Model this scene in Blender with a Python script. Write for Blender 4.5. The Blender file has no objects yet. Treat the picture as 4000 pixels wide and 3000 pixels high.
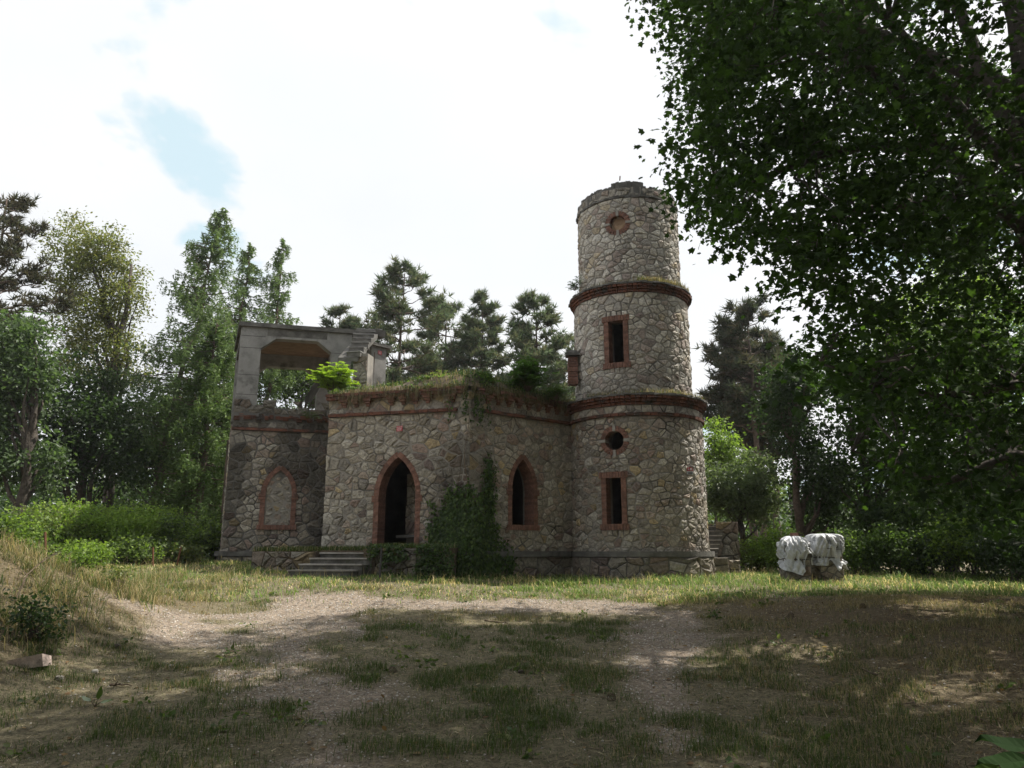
import bpy, math, random
import numpy as np
from mathutils import Vector, Matrix, Euler
from mathutils.geometry import delaunay_2d_cdt

R = math.radians
random.seed(7)
rng = np.random.default_rng(11)
C = bpy.context.scene.collection
SC = bpy.context.scene

# ------------------------------------------------------------------ camera, sky, sun, exposure
E = 1.6                    # eye height above the ground at the viewer's feet
FPX = 2880.0               # focal length in pixels of a 4000 px wide frame
PITCH = R(12.72)
SUN_AZ = R(62)             # from +Y (view direction) towards +X
SUN_EL = R(57)

cam_d = bpy.data.cameras.new('camera')
cam_d.sensor_width = 36.0
cam_d.lens = 36.0 * FPX / 4000.0
cam_d.clip_start = 0.05
cam_d.clip_end = 3000
cam = bpy.data.objects.new('camera', cam_d)
C.objects.link(cam)
cam.location = (0, 0, E)
cam.rotation_euler = (R(90) + PITCH, 0, 0)
SC.camera = cam

world = bpy.data.worlds.new('World')
SC.world = world
world.use_nodes = True
wn, wl = world.node_tree.nodes, world.node_tree.links
wn.clear()
w_out = wn.new('ShaderNodeOutputWorld')
w_bg = wn.new('ShaderNodeBackground')
w_bg.inputs['Strength'].default_value = 0.10
w_sky = wn.new('ShaderNodeTexSky')
w_sky.sky_type = 'NISHITA'
w_sky.sun_disc = False
w_sky.sun_elevation = SUN_EL
w_sky.sun_rotation = SUN_AZ
w_sky.air_density = 1.0
w_sky.dust_density = 2.0
w_tc = wn.new('ShaderNodeTexCoord')
w_sep = wn.new('ShaderNodeSeparateXYZ')
wl.new(w_tc.outputs['Generated'], w_sep.inputs[0])
w_add = wn.new('ShaderNodeMath'); w_add.operation = 'ADD'; w_add.inputs[1].default_value = 0.22
wl.new(w_sep.outputs['Z'], w_add.inputs[0])
w_mx = wn.new('ShaderNodeMath'); w_mx.operation = 'MAXIMUM'; w_mx.inputs[1].default_value = 0.05
wl.new(w_add.outputs[0], w_mx.inputs[0])
w_dx = wn.new('ShaderNodeMath'); w_dx.operation = 'DIVIDE'
w_dy = wn.new('ShaderNodeMath'); w_dy.operation = 'DIVIDE'
wl.new(w_sep.outputs['X'], w_dx.inputs[0]); wl.new(w_mx.outputs[0], w_dx.inputs[1])
wl.new(w_sep.outputs['Y'], w_dy.inputs[0]); wl.new(w_mx.outputs[0], w_dy.inputs[1])
w_cmb = wn.new('ShaderNodeCombineXYZ')
wl.new(w_dx.outputs[0], w_cmb.inputs[0]); wl.new(w_dy.outputs[0], w_cmb.inputs[1])
w_cmb.inputs[2].default_value = 54.94
w_n1 = wn.new('ShaderNodeTexNoise')
w_n1.inputs['Scale'].default_value = 1.25
w_n1.inputs['Detail'].default_value = 9.0
w_n1.inputs['Roughness'].default_value = 0.55
w_n1.inputs['Distortion'].default_value = 0.15
wl.new(w_cmb.outputs[0], w_n1.inputs['Vector'])
w_rmp = wn.new('ShaderNodeValToRGB')
w_rmp.color_ramp.elements[0].position = 0.368
w_rmp.color_ramp.elements[0].color = (0, 0, 0, 1)
w_rmp.color_ramp.elements[1].position = 0.400
w_rmp.color_ramp.elements[1].color = (1, 1, 1, 1)
wl.new(w_n1.outputs['Fac'], w_rmp.inputs[0])
w_n2 = wn.new('ShaderNodeTexNoise')
w_n2.inputs['Scale'].default_value = 0.9
w_n2.inputs['Detail'].default_value = 4.0
wl.new(w_cmb.outputs[0], w_n2.inputs['Vector'])
w_r2 = wn.new('ShaderNodeValToRGB')
w_r2.color_ramp.elements[0].position = 0.36
w_r2.color_ramp.elements[0].color = (5.8, 6.0, 6.25, 1)
w_r2.color_ramp.elements[1].position = 0.56
w_r2.color_ramp.elements[1].color = (6.35, 6.4, 6.45, 1)
wl.new(w_n2.outputs['Fac'], w_r2.inputs[0])
w_blue = wn.new('ShaderNodeMix'); w_blue.data_type = 'RGBA'
w_blue.inputs['Factor'].default_value = 0.9          # thin high veil over the blue
w_blue.inputs['B'].default_value = (4.5, 5.65, 6.1, 1)
wl.new(w_sky.outputs[0], w_blue.inputs['A'])
w_mix = wn.new('ShaderNodeMix'); w_mix.data_type = 'RGBA'
wl.new(w_rmp.outputs[0], w_mix.inputs['Factor'])
wl.new(w_blue.outputs['Result'], w_mix.inputs['A'])
wl.new(w_r2.outputs[0], w_mix.inputs['B'])
wl.new(w_mix.outputs['Result'], w_bg.inputs['Color'])
wl.new(w_bg.outputs[0], w_out.inputs['Surface'])

sun_d = bpy.data.lights.new('sun', 'SUN')
sun_d.energy = 5.0
sun_d.angle = R(0.53)
sun_d.color = (1.0, 0.94, 0.84)
sun = bpy.data.objects.new('sun', sun_d)
C.objects.link(sun)
SUNV = Vector((math.sin(SUN_AZ) * math.cos(SUN_EL), math.cos(SUN_AZ) * math.cos(SUN_EL), math.sin(SUN_EL)))
sun.rotation_euler = SUNV.to_track_quat('Z', 'Y').to_euler()
sun.location = (20, 10, 40)

SC.view_settings.view_transform = 'Standard'
SC.view_settings.look = 'None'
SC.view_settings.exposure = 0.7
SC.view_settings.gamma = 1.0
SC.view_settings.use_curve_mapping = False
SC.cycles.max_bounces = 7
SC.cycles.diffuse_bounces = 4
SC.cycles.glossy_bounces = 2
SC.cycles.transmission_bounces = 5
SC.cycles.caustics_reflective = False
SC.cycles.caustics_refractive = False
SC.cycles.use_denoising = True

# ------------------------------------------------------------------ geometry helpers
SP, CP = math.sin(PITCH), math.cos(PITCH)


def ray(u, v):
    d = 1500.0 - v
    return Vector((u - 2000.0, FPX * CP - d * SP, FPX * SP + d * CP))


def at(u, v, Y):
    """world point at forward distance Y that shows at photo position (u, v)"""
    r = ray(u, v)
    return Vector((r.x / r.y * Y, Y, r.z / r.y * Y + E))


def proj(P):
    """numpy: world points -> photo positions"""
    P = np.asarray(P, float)
    x, y, z = P[:, 0], P[:, 1], P[:, 2] - E
    f = y * CP + z * SP
    up = -y * SP + z * CP
    f = np.where(np.abs(f) < 1e-6, 1e-6, f)
    return 2000 + FPX * x / f, 1500 - FPX * up / f, f


def sstep(a, b, x):
    t = np.clip((np.asarray(x, float) - a) / (b - a), 0, 1)
    return t * t * (3 - 2 * t)


_perm = np.random.default_rng(3).random((256, 256))


def vnoise(x, y):
    x = np.asarray(x, float); y = np.asarray(y, float)
    xi = np.floor(x).astype(int); yi = np.floor(y).astype(int)
    fx = x - xi; fy = y - yi
    fx = fx * fx * (3 - 2 * fx); fy = fy * fy * (3 - 2 * fy)
    a = _perm[xi % 256, yi % 256]; b = _perm[(xi + 1) % 256, yi % 256]
    c = _perm[xi % 256, (yi + 1) % 256]; d = _perm[(xi + 1) % 256, (yi + 1) % 256]
    return (a * (1 - fx) + b * fx) * (1 - fy) + (c * (1 - fx) + d * fx) * fy


def fbm(x, y, o=4):
    t = 0.0; a = 0.5; s = 0.0
    for k in range(o):
        t = t + a * vnoise(x * 2 ** k + 17.3 * k, y * 2 ** k + 9.1 * k); s += a; a *= 0.5
    return t / s


def ground_z(x, y):
    x = np.asarray(x, float); y = np.asarray(y, float)
    z = 0.90 * sstep(3.0, 20.5, y)
    z = z + 0.20 * sstep(1.0, -3.0, x) * sstep(13.5, 16.5, y) + 0.12 * sstep(-4.0, -8.0, x) * sstep(15.0, 20.0, y)
    z = z + 1.5 * sstep(-4.2, -8.6, x) * (1 - sstep(10.6, 15.2, y))
    z = z + 0.30 * sstep(2.2, 6.5, x) * (1 - sstep(12.0, 16.5, y)) * sstep(2, 6, y)
    z = z + 0.07 * (fbm(x * 0.7, y * 0.7, 3) - 0.5) + 0.03 * (fbm(x * 3, y * 3, 2) - 0.5)
    far = sstep(30, 90, np.hypot(x, y))
    z = z * (1 - far) + far * 0.2
    return z


def gz(x, y):
    return float(ground_z(x, y))


def seg_dist(x, y, pts):
    d = np.full(np.shape(x), 1e9)
    for (ax, ay), (bx, by) in zip(pts[:-1], pts[1:]):
        vx, vy = bx - ax, by - ay
        t = np.clip(((x - ax) * vx + (y - ay) * vy) / (vx * vx + vy * vy), 0, 1)
        d = np.minimum(d, np.hypot(x - ax - t * vx, y - ay - t * vy))
    return d


def bareness(x, y):
    x = np.asarray(x, float); y = np.asarray(y, float)
    n = fbm(x * 0.5 + 3, y * 0.5 + 8, 4) - 0.5
    n2 = fbm(x * 1.9 + 31, y * 1.9 + 4, 3) - 0.5
    d1 = seg_dist(x, y, [(-3.0, 14.4), (-3.5, 12.2), (-2.7, 9.6), (-1.7, 7.0), (-0.9, 4.5)])
    d2 = seg_dist(x, y, [(8.0, 16.0), (5.4, 15.0), (3.3, 13.6), (2.2, 11.2), (1.5, 8.6), (1.2, 6.0)])
    d3 = seg_dist(x, y, [(-4.0, 14.5), (-1.2, 14.0), (2.0, 13.9)])
    d4 = seg_dist(x, y, [(-5.0, 11.6), (-4.0, 10.6)])
    b = np.maximum.reduce([0.62 - d1 / 1.3, 0.24 - d2 / 1.3, 0.9 - d3 / 0.75, 0.7 - d4 / 1.3])
    b = b + 1.7 * n + 1.3 * n2
    b = sstep(0.0, 0.5, b)
    return b * (1 - sstep(15.0, 16.2, y - 0.1 * x)) * (1 - sstep(-5.6, -6.4, x))


def raw_mesh(name, V, loops, starts, col=None, mats=(), mat_idx=None, smooth=False):
    me = bpy.data.meshes.new(name)
    V = np.asarray(V, np.float32)
    me.vertices.add(len(V)); me.vertices.foreach_set('co', V.ravel())
    loops = np.asarray(loops, np.int32)
    me.loops.add(len(loops)); me.loops.foreach_set('vertex_index', loops)
    starts = np.asarray(starts, np.int32)
    me.polygons.add(len(starts)); me.polygons.foreach_set('loop_start', starts)
    if mat_idx is not None:
        me.polygons.foreach_set('material_index', np.asarray(mat_idx, np.int32))
    me.update(calc_edges=True)
    me.polygons.foreach_set('use_smooth', np.full(len(starts), bool(smooth)))
    if col is not None:
        col = np.asarray(col, np.float32)
        if col.shape[1] == 3:
            col = np.hstack([col, np.ones((len(col), 1), np.float32)])
        a = me.color_attributes.new('Col', 'FLOAT_COLOR', 'POINT')
        a.data.foreach_set('color', col.ravel())
    for m in mats:
        me.materials.append(m)
    return me


class MB:
    """collects faces for one mesh"""
    def __init__(s):
        s.v = []; s.f = []; s.c = []; s.m = []

    def add(s, verts, faces, col=(1, 1, 1), m=0):
        b = len(s.v)
        s.v.extend([tuple(p) for p in verts]); s.c.extend([col] * len(verts))
        s.f.extend([[b + i for i in f] for f in faces]); s.m.extend([m] * len(faces))

    def box(s, c, sx, sy, sz, T=(1, 0, 0), N=(0, -1, 0), col=(1, 1, 1), m=0, jit=0.0, taper=0.0):
        T = Vector(T); N = Vector(N); Z = Vector((0, 0, 1)); c = Vector(c)
        vs = []
        for k in (-1, 1):
            for j in (-1, 1):
                for i in (-1, 1):
                    t = 1 - taper if k > 0 else 1
                    p = c + T * (i * sx / 2 * t) + N * (j * sy / 2 * t) + Z * (k * sz / 2)
                    if jit:
                        p = p + Vector((random.uniform(-jit, jit), random.uniform(-jit, jit), random.uniform(-jit, jit)))
                    vs.append(p)
        s.add(vs, [(0, 1, 3, 2), (4, 6, 7, 5), (0, 4, 5, 1), (2, 3, 7, 6), (0, 2, 6, 4), (1, 5, 7, 3)], col, m)

    def tube(s, pts, rad, k=7, col=(1, 1, 1), m=0, cap=True):
        pts = [Vector(p) for p in pts]; n = len(pts); rings = []
        up = Vector((0.31, 0.17, 0.93))
        vs = []
        for i, p in enumerate(pts):
            d = (pts[min(i + 1, n - 1)] - pts[max(i - 1, 0)])
            if d.length < 1e-9: d = Vector((0, 0, 1))
            d.normalize()
            a = d.cross(up)
            if a.length < 0.05: a = d.cross(Vector((1, 0, 0)))
            a.normalize(); b = d.cross(a)
            r = rad[i] if hasattr(rad, '__len__') else rad
            for j in range(k):
                t = 2 * math.pi * j / k
                vs.append(p + a * (r * math.cos(t)) + b * (r * math.sin(t)))
        fs = []
        for i in range(n - 1):
            for j in range(k):
                fs.append((i * k + j, i * k + (j + 1) % k, (i + 1) * k + (j + 1) % k, (i + 1) * k + j))
        if cap:
            fs.append(tuple(range(k - 1, -1, -1))); fs.append(tuple(range((n - 1) * k, n * k)))
        s.add(vs, fs, col, m)

    def arrays(s):
        loops = [i for f in s.f for i in f]
        starts = np.cumsum([0] + [len(f) for f in s.f])[:-1]
        return np.array(s.v, np.float32).reshape(-1, 3), loops, starts, np.array(s.c, np.float32).reshape(-1, 3), s.m

    def mesh(s, name, mats, smooth=False):
        V, L, S, Cc, M = s.arrays()
        return raw_mesh(name, V, L, S, Cc, mats, M, smooth)


def link(name, me, parent=None, label=None, cat=None, group=None, kind=None):
    o = bpy.data.objects.new(name, me)
    C.objects.link(o)
    if parent is not None:
        o.parent = parent
        o.matrix_parent_inverse = Matrix.Translation(-Vector(parent.get('_w', (0, 0, 0))))
    tag(o, label, cat, group, kind)
    return o


def tag(o, label=None, cat=None, group=None, kind=None):
    if label: o['label'] = label
    if cat: o['category'] = cat
    if group: o['group'] = group
    if kind: o['kind'] = kind
    return o


def thing(name, loc, label, cat, group=None):
    o = bpy.data.objects.new(name, None)
    C.objects.link(o)
    o.location = loc
    o['_w'] = [float(c) for c in loc]
    return tag(o, label, cat, group)


# ------------------------------------------------------------------ materials
def nt(m):
    return m.node_tree.nodes, m.node_tree.links


def new_mat(name):
    m = bpy.data.materials.new(name)
    m.use_nodes = True
    return m


def noise(n, l, scale, detail=5, rough=0.6, vec=None):
    t = n.new('ShaderNodeTexNoise')
    t.inputs['Scale'].default_value = scale
    t.inputs['Detail'].default_value = detail
    t.inputs['Roughness'].default_value = rough
    if vec is not None: l.new(vec, t.inputs['Vector'])
    return t


def ramp(n, l, src, stops):
    r = n.new('ShaderNodeValToRGB')
    els = r.color_ramp.elements
    while len(els) < len(stops): els.new(0.5)
    for e, (p, c) in zip(els, stops):
        e.position = p; e.color = (*c, 1) if len(c) == 3 else c
    l.new(src, r.inputs[0])
    return r


def mixc(n, l, a, b, fac, mode='MIX'):
    x = n.new('ShaderNodeMix'); x.data_type = 'RGBA'; x.blend_type = mode
    for k, val in (('A', a), ('B', b), ('Factor', fac)):
        if hasattr(val, 'is_linked') or hasattr(val, 'links'):
            l.new(val, x.inputs[k])
        elif k == 'Factor':
            x.inputs[k].default_value = val
        else:
            x.inputs[k].default_value = (*val, 1)
    return x.outputs['Result']


def surf(name, stops, scale=8.0, rough=0.9, bump=0.4, bscale=40.0, attr=False, stain=None, spec=0.3, dist=0.02, isl=0.0):
    """rough mineral surface: noise colour ramp (optionally times the Col attribute), fine relief, dark weathering"""
    m = new_mat(name); n, l = nt(m)
    b = n['Principled BSDF']
    g = n.new('ShaderNodeNewGeometry')
    pos = g.outputs['Position']
    t = noise(n, l, scale, 6, 0.65, pos)
    r = ramp(n, l, t.outputs['Fac'], stops)
    c = r.outputs[0]
    if attr:
        a = n.new('ShaderNodeAttribute'); a.attribute_name = 'Col'
        c = mixc(n, l, c, a.outputs['Color'], 1.0, 'MULTIPLY')
    if isl:
        oi = n.new('ShaderNodeObjectInfo')
        ad = n.new('ShaderNodeMath'); ad.operation = 'ADD'
        l.new(oi.outputs['Random'], ad.inputs[0]); l.new(g.outputs['Random Per Island'], ad.inputs[1])
        fr = n.new('ShaderNodeMath'); fr.operation = 'FRACT'; l.new(ad.outputs[0], fr.inputs[0])
        rr = ramp(n, l, fr.outputs[0], [(0.0, (1 - isl,) * 3), (0.5, (1.0, 0.97, 0.93)), (1.0, (1 + isl * 0.6, 1 + isl * 0.45, 1 + isl * 0.3))])
        c = mixc(n, l, c, rr.outputs[0], 1.0, 'MULTIPLY')
    if stain:
        t2 = noise(n, l, stain[0], 5, 0.6, pos)
        r2 = ramp(n, l, t2.outputs['Fac'], [(stain[1], (0, 0, 0)), (stain[2], (1, 1, 1))])
        c = mixc(n, l, c, stain[3], r2.outputs[0])
    l.new(c, b.inputs['Base Color'])
    b.inputs['Roughness'].default_value = rough
    b.inputs['Specular IOR Level'].default_value = spec
    if bump:
        t3 = noise(n, l, bscale, 7, 0.7, pos)
        bp = n.new('ShaderNodeBump'); bp.inputs['Strength'].default_value = bump; bp.inputs['Distance'].default_value = dist
        l.new(t3.outputs['Fac'], bp.inputs['Height']); l.new(bp.outputs[0], b.inputs['Normal'])
    return m


def leaf_mat(name, trans=0.4, rough=0.5, tint=(1.25, 1.35, 0.75), spec=0.35):
    m = new_mat(name); n, l = nt(m)
    b = n['Principled BSDF']; out = n['Material Output']
    a = n.new('ShaderNodeAttribute'); a.attribute_name = 'Col'
    l.new(a.outputs['Color'], b.inputs['Base Color'])
    b.inputs['Roughness'].default_value = rough
    b.inputs['Specular IOR Level'].default_value = spec
    tr = n.new('ShaderNodeBsdfTranslucent')
    l.new(mixc(n, l, a.outputs['Color'], tint, 1.0, 'MULTIPLY'), tr.inputs['Color'])
    mx = n.new('ShaderNodeMixShader'); mx.inputs[0].default_value = trans
    l.new(b.outputs[0], mx.inputs[1]); l.new(tr.outputs[0], mx.inputs[2])
    l.new(mx.outputs[0], out.inputs['Surface'])
    return m


def flat_mat(name, col, rough=0.7, metal=0.0, spec=0.4):
    m = new_mat(name); b = m.node_tree.nodes['Principled BSDF']
    b.inputs['Base Color'].default_value = (*col, 1); b.inputs['Roughness'].default_value = rough
    b.inputs['Metallic'].default_value = metal; b.inputs['Specular IOR Level'].default_value = spec
    return m


M_STONE = surf('rubble_stone', [(0.3, (0.42, 0.40, 0.38)), (0.47, (0.92, 0.9, 0.87)), (0.58, (1.08, 1.05, 1.0)), (0.72, (1.5, 1.46, 1.38))], 13, 0.92, 1.0, 30, attr=True, dist=0.03)
M_MORTAR = surf('lime_mortar', [(0.3, (0.2, 0.19, 0.175)), (0.6, (0.3, 0.28, 0.25)), (0.8, (0.36, 0.34, 0.3))], 5, 0.95, 0.8, 30, stain=(1.1, 0.5, 0.68, (0.07, 0.066, 0.06)))
M_MORTAR_DARK = surf('sooty_mortar', [(0.3, (0.075, 0.073, 0.07)), (0.7, (0.19, 0.18, 0.165))], 2.5, 0.95, 0.8, 30)
M_BRICK = surf('red_brick', [(0.3, (0.12, 0.07, 0.055)), (0.55, (0.225, 0.122, 0.095)), (0.8, (0.3, 0.19, 0.15))], 14, 0.9, 0.5, 60, isl=0.24, stain=(2.2, 0.56, 0.72, (0.10, 0.06, 0.045)))
M_BRICK_OLD = surf('weathered_brick', [(0.3, (0.06, 0.035, 0.03)), (0.55, (0.17, 0.075, 0.052)), (0.8, (0.24, 0.115, 0.08))], 7, 0.95, 0.6, 50, isl=0.2, stain=(2.5, 0.48, 0.64, (0.05, 0.043, 0.036)))
M_KEY = surf('pale_keystone', [(0.3, (0.24, 0.22, 0.2)), (0.7, (0.38, 0.36, 0.33))], 12, 0.9, 0.5, 50)
M_CONC = surf('weathered_concrete', [(0.25, (0.14, 0.14, 0.135)), (0.5, (0.25, 0.248, 0.24)), (0.8, (0.34, 0.335, 0.325))], 2.2, 0.93, 0.45, 35, stain=(1.9, 0.53, 0.7, (0.075, 0.073, 0.07)))
M_CONC_DARK = surf('blackened_concrete', [(0.3, (0.06, 0.058, 0.055)), (0.6, (0.16, 0.155, 0.145)), (0.85, (0.3, 0.29, 0.275))], 3.0, 0.95, 0.6, 30)
M_SOFFIT = surf('board_marked_soffit', [(0.3, (0.14, 0.09, 0.05)), (0.6, (0.24, 0.165, 0.1)), (0.85, (0.33, 0.25, 0.17))], 2.6, 0.95, 0.5, 22)
M_STEP = surf('mossy_step_concrete', [(0.3, (0.05, 0.048, 0.04)), (0.55, (0.12, 0.115, 0.105)), (0.8, (0.26, 0.25, 0.23))], 5, 0.95, 0.5, 40, stain=(3, 0.55, 0.7, (0.06, 0.06, 0.04)))
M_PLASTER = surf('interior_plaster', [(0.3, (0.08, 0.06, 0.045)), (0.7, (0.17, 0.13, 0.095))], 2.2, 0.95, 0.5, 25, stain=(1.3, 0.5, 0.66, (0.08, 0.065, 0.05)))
M_NICHE = surf('niche_plaster', [(0.3, (0.24, 0.16, 0.1)), (0.7, (0.42, 0.3, 0.2))], 6, 0.95, 0.5, 25)
M_BARK = surf('bark', [(0.3, (0.035, 0.03, 0.026)), (0.7, (0.12, 0.1, 0.082))], 9, 0.95, 1.0, 24, dist=0.04)
M_PINEBARK = surf('pine_bark', [(0.3, (0.06, 0.045, 0.038)), (0.7, (0.2, 0.15, 0.125))], 7, 0.95, 1.0, 20, dist=0.04)
M_TWIG = surf('twig_wood', [(0.3, (0.07, 0.05, 0.035)), (0.7, (0.18, 0.14, 0.1))], 20, 0.95, 0.4, 60)
M_RUST = surf('rusty_iron', [(0.3, (0.07, 0.03, 0.018)), (0.7, (0.2, 0.085, 0.045))], 30, 0.8, 0.4, 80)
M_IRON = surf('dark_iron', [(0.3, (0.03, 0.03, 0.032)), (0.7, (0.075, 0.07, 0.07))], 30, 0.7, 0.3, 80)
M_LEAF = leaf_mat('leaves', 0.48)
M_MAPLE = leaf_mat('maple_leaves', 0.45, 0.6, (1.35, 1.5, .6), .15)
M_DULL = leaf_mat('dull_leaves', 0.3, 0.8, (1.2, 1.3, .7), .05)
M_NEEDLE = leaf_mat('needles', 0.35, 0.6, (1.1, 1.15, 0.8), 0.2)
M_GRASS = leaf_mat('grass_blades', 0.4, 0.6, (1.15, 1.15, 0.75), 0.2)
M_SOIL = surf('soil', [(0.3, (0.05, 0.04, 0.03)), (0.7, (0.16, 0.125, 0.085))], 6, 0.97, 0.9, 30, dist=0.04)

# ------------------------------------------------------------------ ground
m = new_mat('ground_cover'); n, l = nt(m); b = n['Principled BSDF']
g = n.new('ShaderNodeNewGeometry'); pos = g.outputs['Position']
at_ = n.new('ShaderNodeAttribute'); at_.attribute_name = 'Col'
sepc = n.new('ShaderNodeSeparateColor'); l.new(at_.outputs['Color'], sepc.inputs[0])
n_f = noise(n, l, 55, 6, 0.75, pos)
n_m = noise(n, l, 3.5, 6, 0.65, pos)
n_c = noise(n, l, 17, 5, 0.7, pos)
mot = ramp(n, l, n_c.outputs['Fac'], [(0.32, (0.45, 0.44, 0.42)), (0.5, (0.95, 0.95, 0.95)), (0.68, (1.35, 1.33, 1.3))])
grav = ramp(n, l, n_f.outputs['Fac'], [(0.3, (0.12, 0.1, 0.085)), (0.5, (0.29, 0.25, 0.21)), (0.62, (0.4, 0.35, 0.295)), (0.75, (0.6, 0.56, 0.5))])
gm = ramp(n, l, n_m.outputs['Fac'], [(0.3, (0.72, 0.68, 0.64)), (0.7, (1.05, 1.0, 0.95))])
gravel = mixc(n, l, grav.outputs[0], gm.outputs[0], 1.0, 'MULTIPLY')
turf = ramp(n, l, n_f.outputs['Fac'], [(0.3, (0.065, 0.06, 0.038)), (0.5, (0.16, 0.14, 0.09)), (0.7, (0.3, 0.26, 0.175))])
litter = ramp(n, l, n_f.outputs['Fac'], [(0.3, (0.05, 0.036, 0.024)), (0.5, (0.13, 0.095, 0.06)), (0.7, (0.24, 0.185, 0.12))])
c1 = mixc(n, l, turf.outputs[0], litter.outputs[0], sepc.outputs['Green'])
c2 = mixc(n, l, c1, gravel, sepc.outputs['Red'])
c2 = mixc(n, l, c2, mot.outputs[0], 1.0, 'MULTIPLY')
l.new(c2, b.inputs['Base Color']); b.inputs['Roughness'].default_value = 0.97; b.inputs['Specular IOR Level'].default_value = 0.15
bp = n.new('ShaderNodeBump'); bp.inputs['Strength'].default_value = 0.8; bp.inputs['Distance'].default_value = 0.03
l.new(n_f.outputs['Fac'], bp.inputs['Height']); l.new(bp.outputs[0], b.inputs['Normal'])
M_GROUND = m


def litter_amt(x, y):
    a = sstep(2.0, 4.5, x) * (1 - sstep(12.5, 15.5, y))
    bnk = sstep(-4.6, -6.0, x) * (1 - sstep(13, 15, y)) * 0.8
    return np.clip(np.maximum(a, bnk) * (0.55 + 0.8 * (fbm(x * 0.9, y * 0.9, 3) - 0.3)), 0, 1)


def axis(lo, hi, n_in, far_lo, far_hi, n_out):
    a = np.linspace(lo, hi, n_in)
    t = np.linspace(0, 1, n_out + 1)[1:]
    left = lo - (lo - far_lo) * t ** 3
    right = hi + (far_hi - hi) * t ** 3
    return np.concatenate([left[::-1], a, right])


gx = axis(-13, 13, 210, -700, 700, 26)
gy = axis(1.5, 25, 190, -300, 900, 26)
GX, GY = np.meshgrid(gx, gy)
GZ = ground_z(GX, GY)
Vg = np.stack([GX, GY, GZ], -1).reshape(-1, 3)
nx, ny = len(gx), len(gy)
ii = np.arange((ny - 1) * (nx - 1)); r_ = ii // (nx - 1); c_ = ii % (nx - 1)
q = np.stack([r_ * nx + c_, r_ * nx + c_ + 1, (r_ + 1) * nx + c_ + 1, (r_ + 1) * nx + c_], -1)
colg = np.stack([bareness(Vg[:, 0], Vg[:, 1]), litter_amt(Vg[:, 0], Vg[:, 1]), np.zeros(len(Vg))], -1)
link('ground', raw_mesh('ground', Vg, q.ravel(), np.arange(len(q)) * 4, colg, [M_GROUND], None, True), None,
     'gravelly clearing with worn turf in front of the ruin', 'ground', kind='structure')

# wooded hill far behind
hv, hf = [], []
for i in range(61):
    x = -420 + i * 14
    for j in range(7):
        t = j / 6
        h = (10 + 10 * float(fbm(i * 0.15, 2.2, 3)) + 12 * math.exp(-((x - 130) / 80) ** 2)) * math.sin(t * math.pi / 2)
        hv.append((x, 260 + 110 * t, -1 + h + 1.2 * float(fbm(i * 1.7, j * 1.9, 2))))
for i in range(60):
    for j in range(6):
        a = i * 7 + j; hf.append((a, a + 7, a + 8, a + 1))
hb = MB(); hb.add(hv, hf, (0.09, 0.13, 0.075))
M_HILL = surf('distant_forest_hill', [(0.35, (0.035, 0.06, 0.035)), (0.65, (0.09, 0.125, 0.07))], 0.35, 1.0, 1.0, 0.6, spec=0.05, dist=2.0)
link('hill', hb.mesh('hill', [M_HILL], True), None, 'low wooded hill far beyond the trees', 'hill', kind='structure')

# ------------------------------------------------------------------ walls: mapping, shell, rubble, bricks


class Flat:
    def __init__(s, a, b):
        s.a = Vector((a[0], a[1], 0)); d = Vector((b[0] - a[0], b[1] - a[1], 0))
        s.L = d.length; s.T = d.normalized(); s.N = Vector((s.T.y, -s.T.x, 0))

    def pos(s, t, z, d=0.0): return s.a + s.T * t + s.N * d + Vector((0, 0, z + E))
    def fr(s, t): return s.T, s.N

    def hit(s, u, v):
        r = ray(u, v)
        k = (s.N.x * s.a.x + s.N.y * s.a.y) / (s.N.x * r.x + s.N.y * r.y)
        p = Vector((r.x * k, r.y * k, 0)) - s.a
        return p.dot(s.T), r.z * k


class Cyl:
    def __init__(s, c, rad): s.c = Vector((c[0], c[1], 0)); s.R = rad

    def pos(s, t, z, d=0.0):
        a = t / s.R
        return s.c + Vector((math.sin(a), -math.cos(a), 0)) * (s.R + d) + Vector((0, 0, z + E))

    def fr(s, t):
        a = t / s.R
        return Vector((math.cos(a), math.sin(a), 0)), Vector((math.sin(a), -math.cos(a), 0))

    def hit(s, u, v):
        r = ray(u, v); A = r.x ** 2 + r.y ** 2; B = -2 * (r.x * s.c.x + r.y * s.c.y); D = s.c.x ** 2 + s.c.y ** 2 - s.R ** 2
        k = (-B - math.sqrt(max(B * B - 4 * A * D, 0))) / (2 * A)
        x, y = r.x * k - s.c.x, r.y * k - s.c.y
        return s.R * math.atan2(x, -y), r.z * k


def pip(p, poly):
    x, y = p; c = False; j = len(poly) - 1
    for i in range(len(poly)):
        xi, yi = poly[i]; xj, yj = poly[j]
        if (yi > y) != (yj > y) and x < (xj - xi) * (y - yi) / (yj - yi) + xi: c = not c
        j = i
    return c


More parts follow.
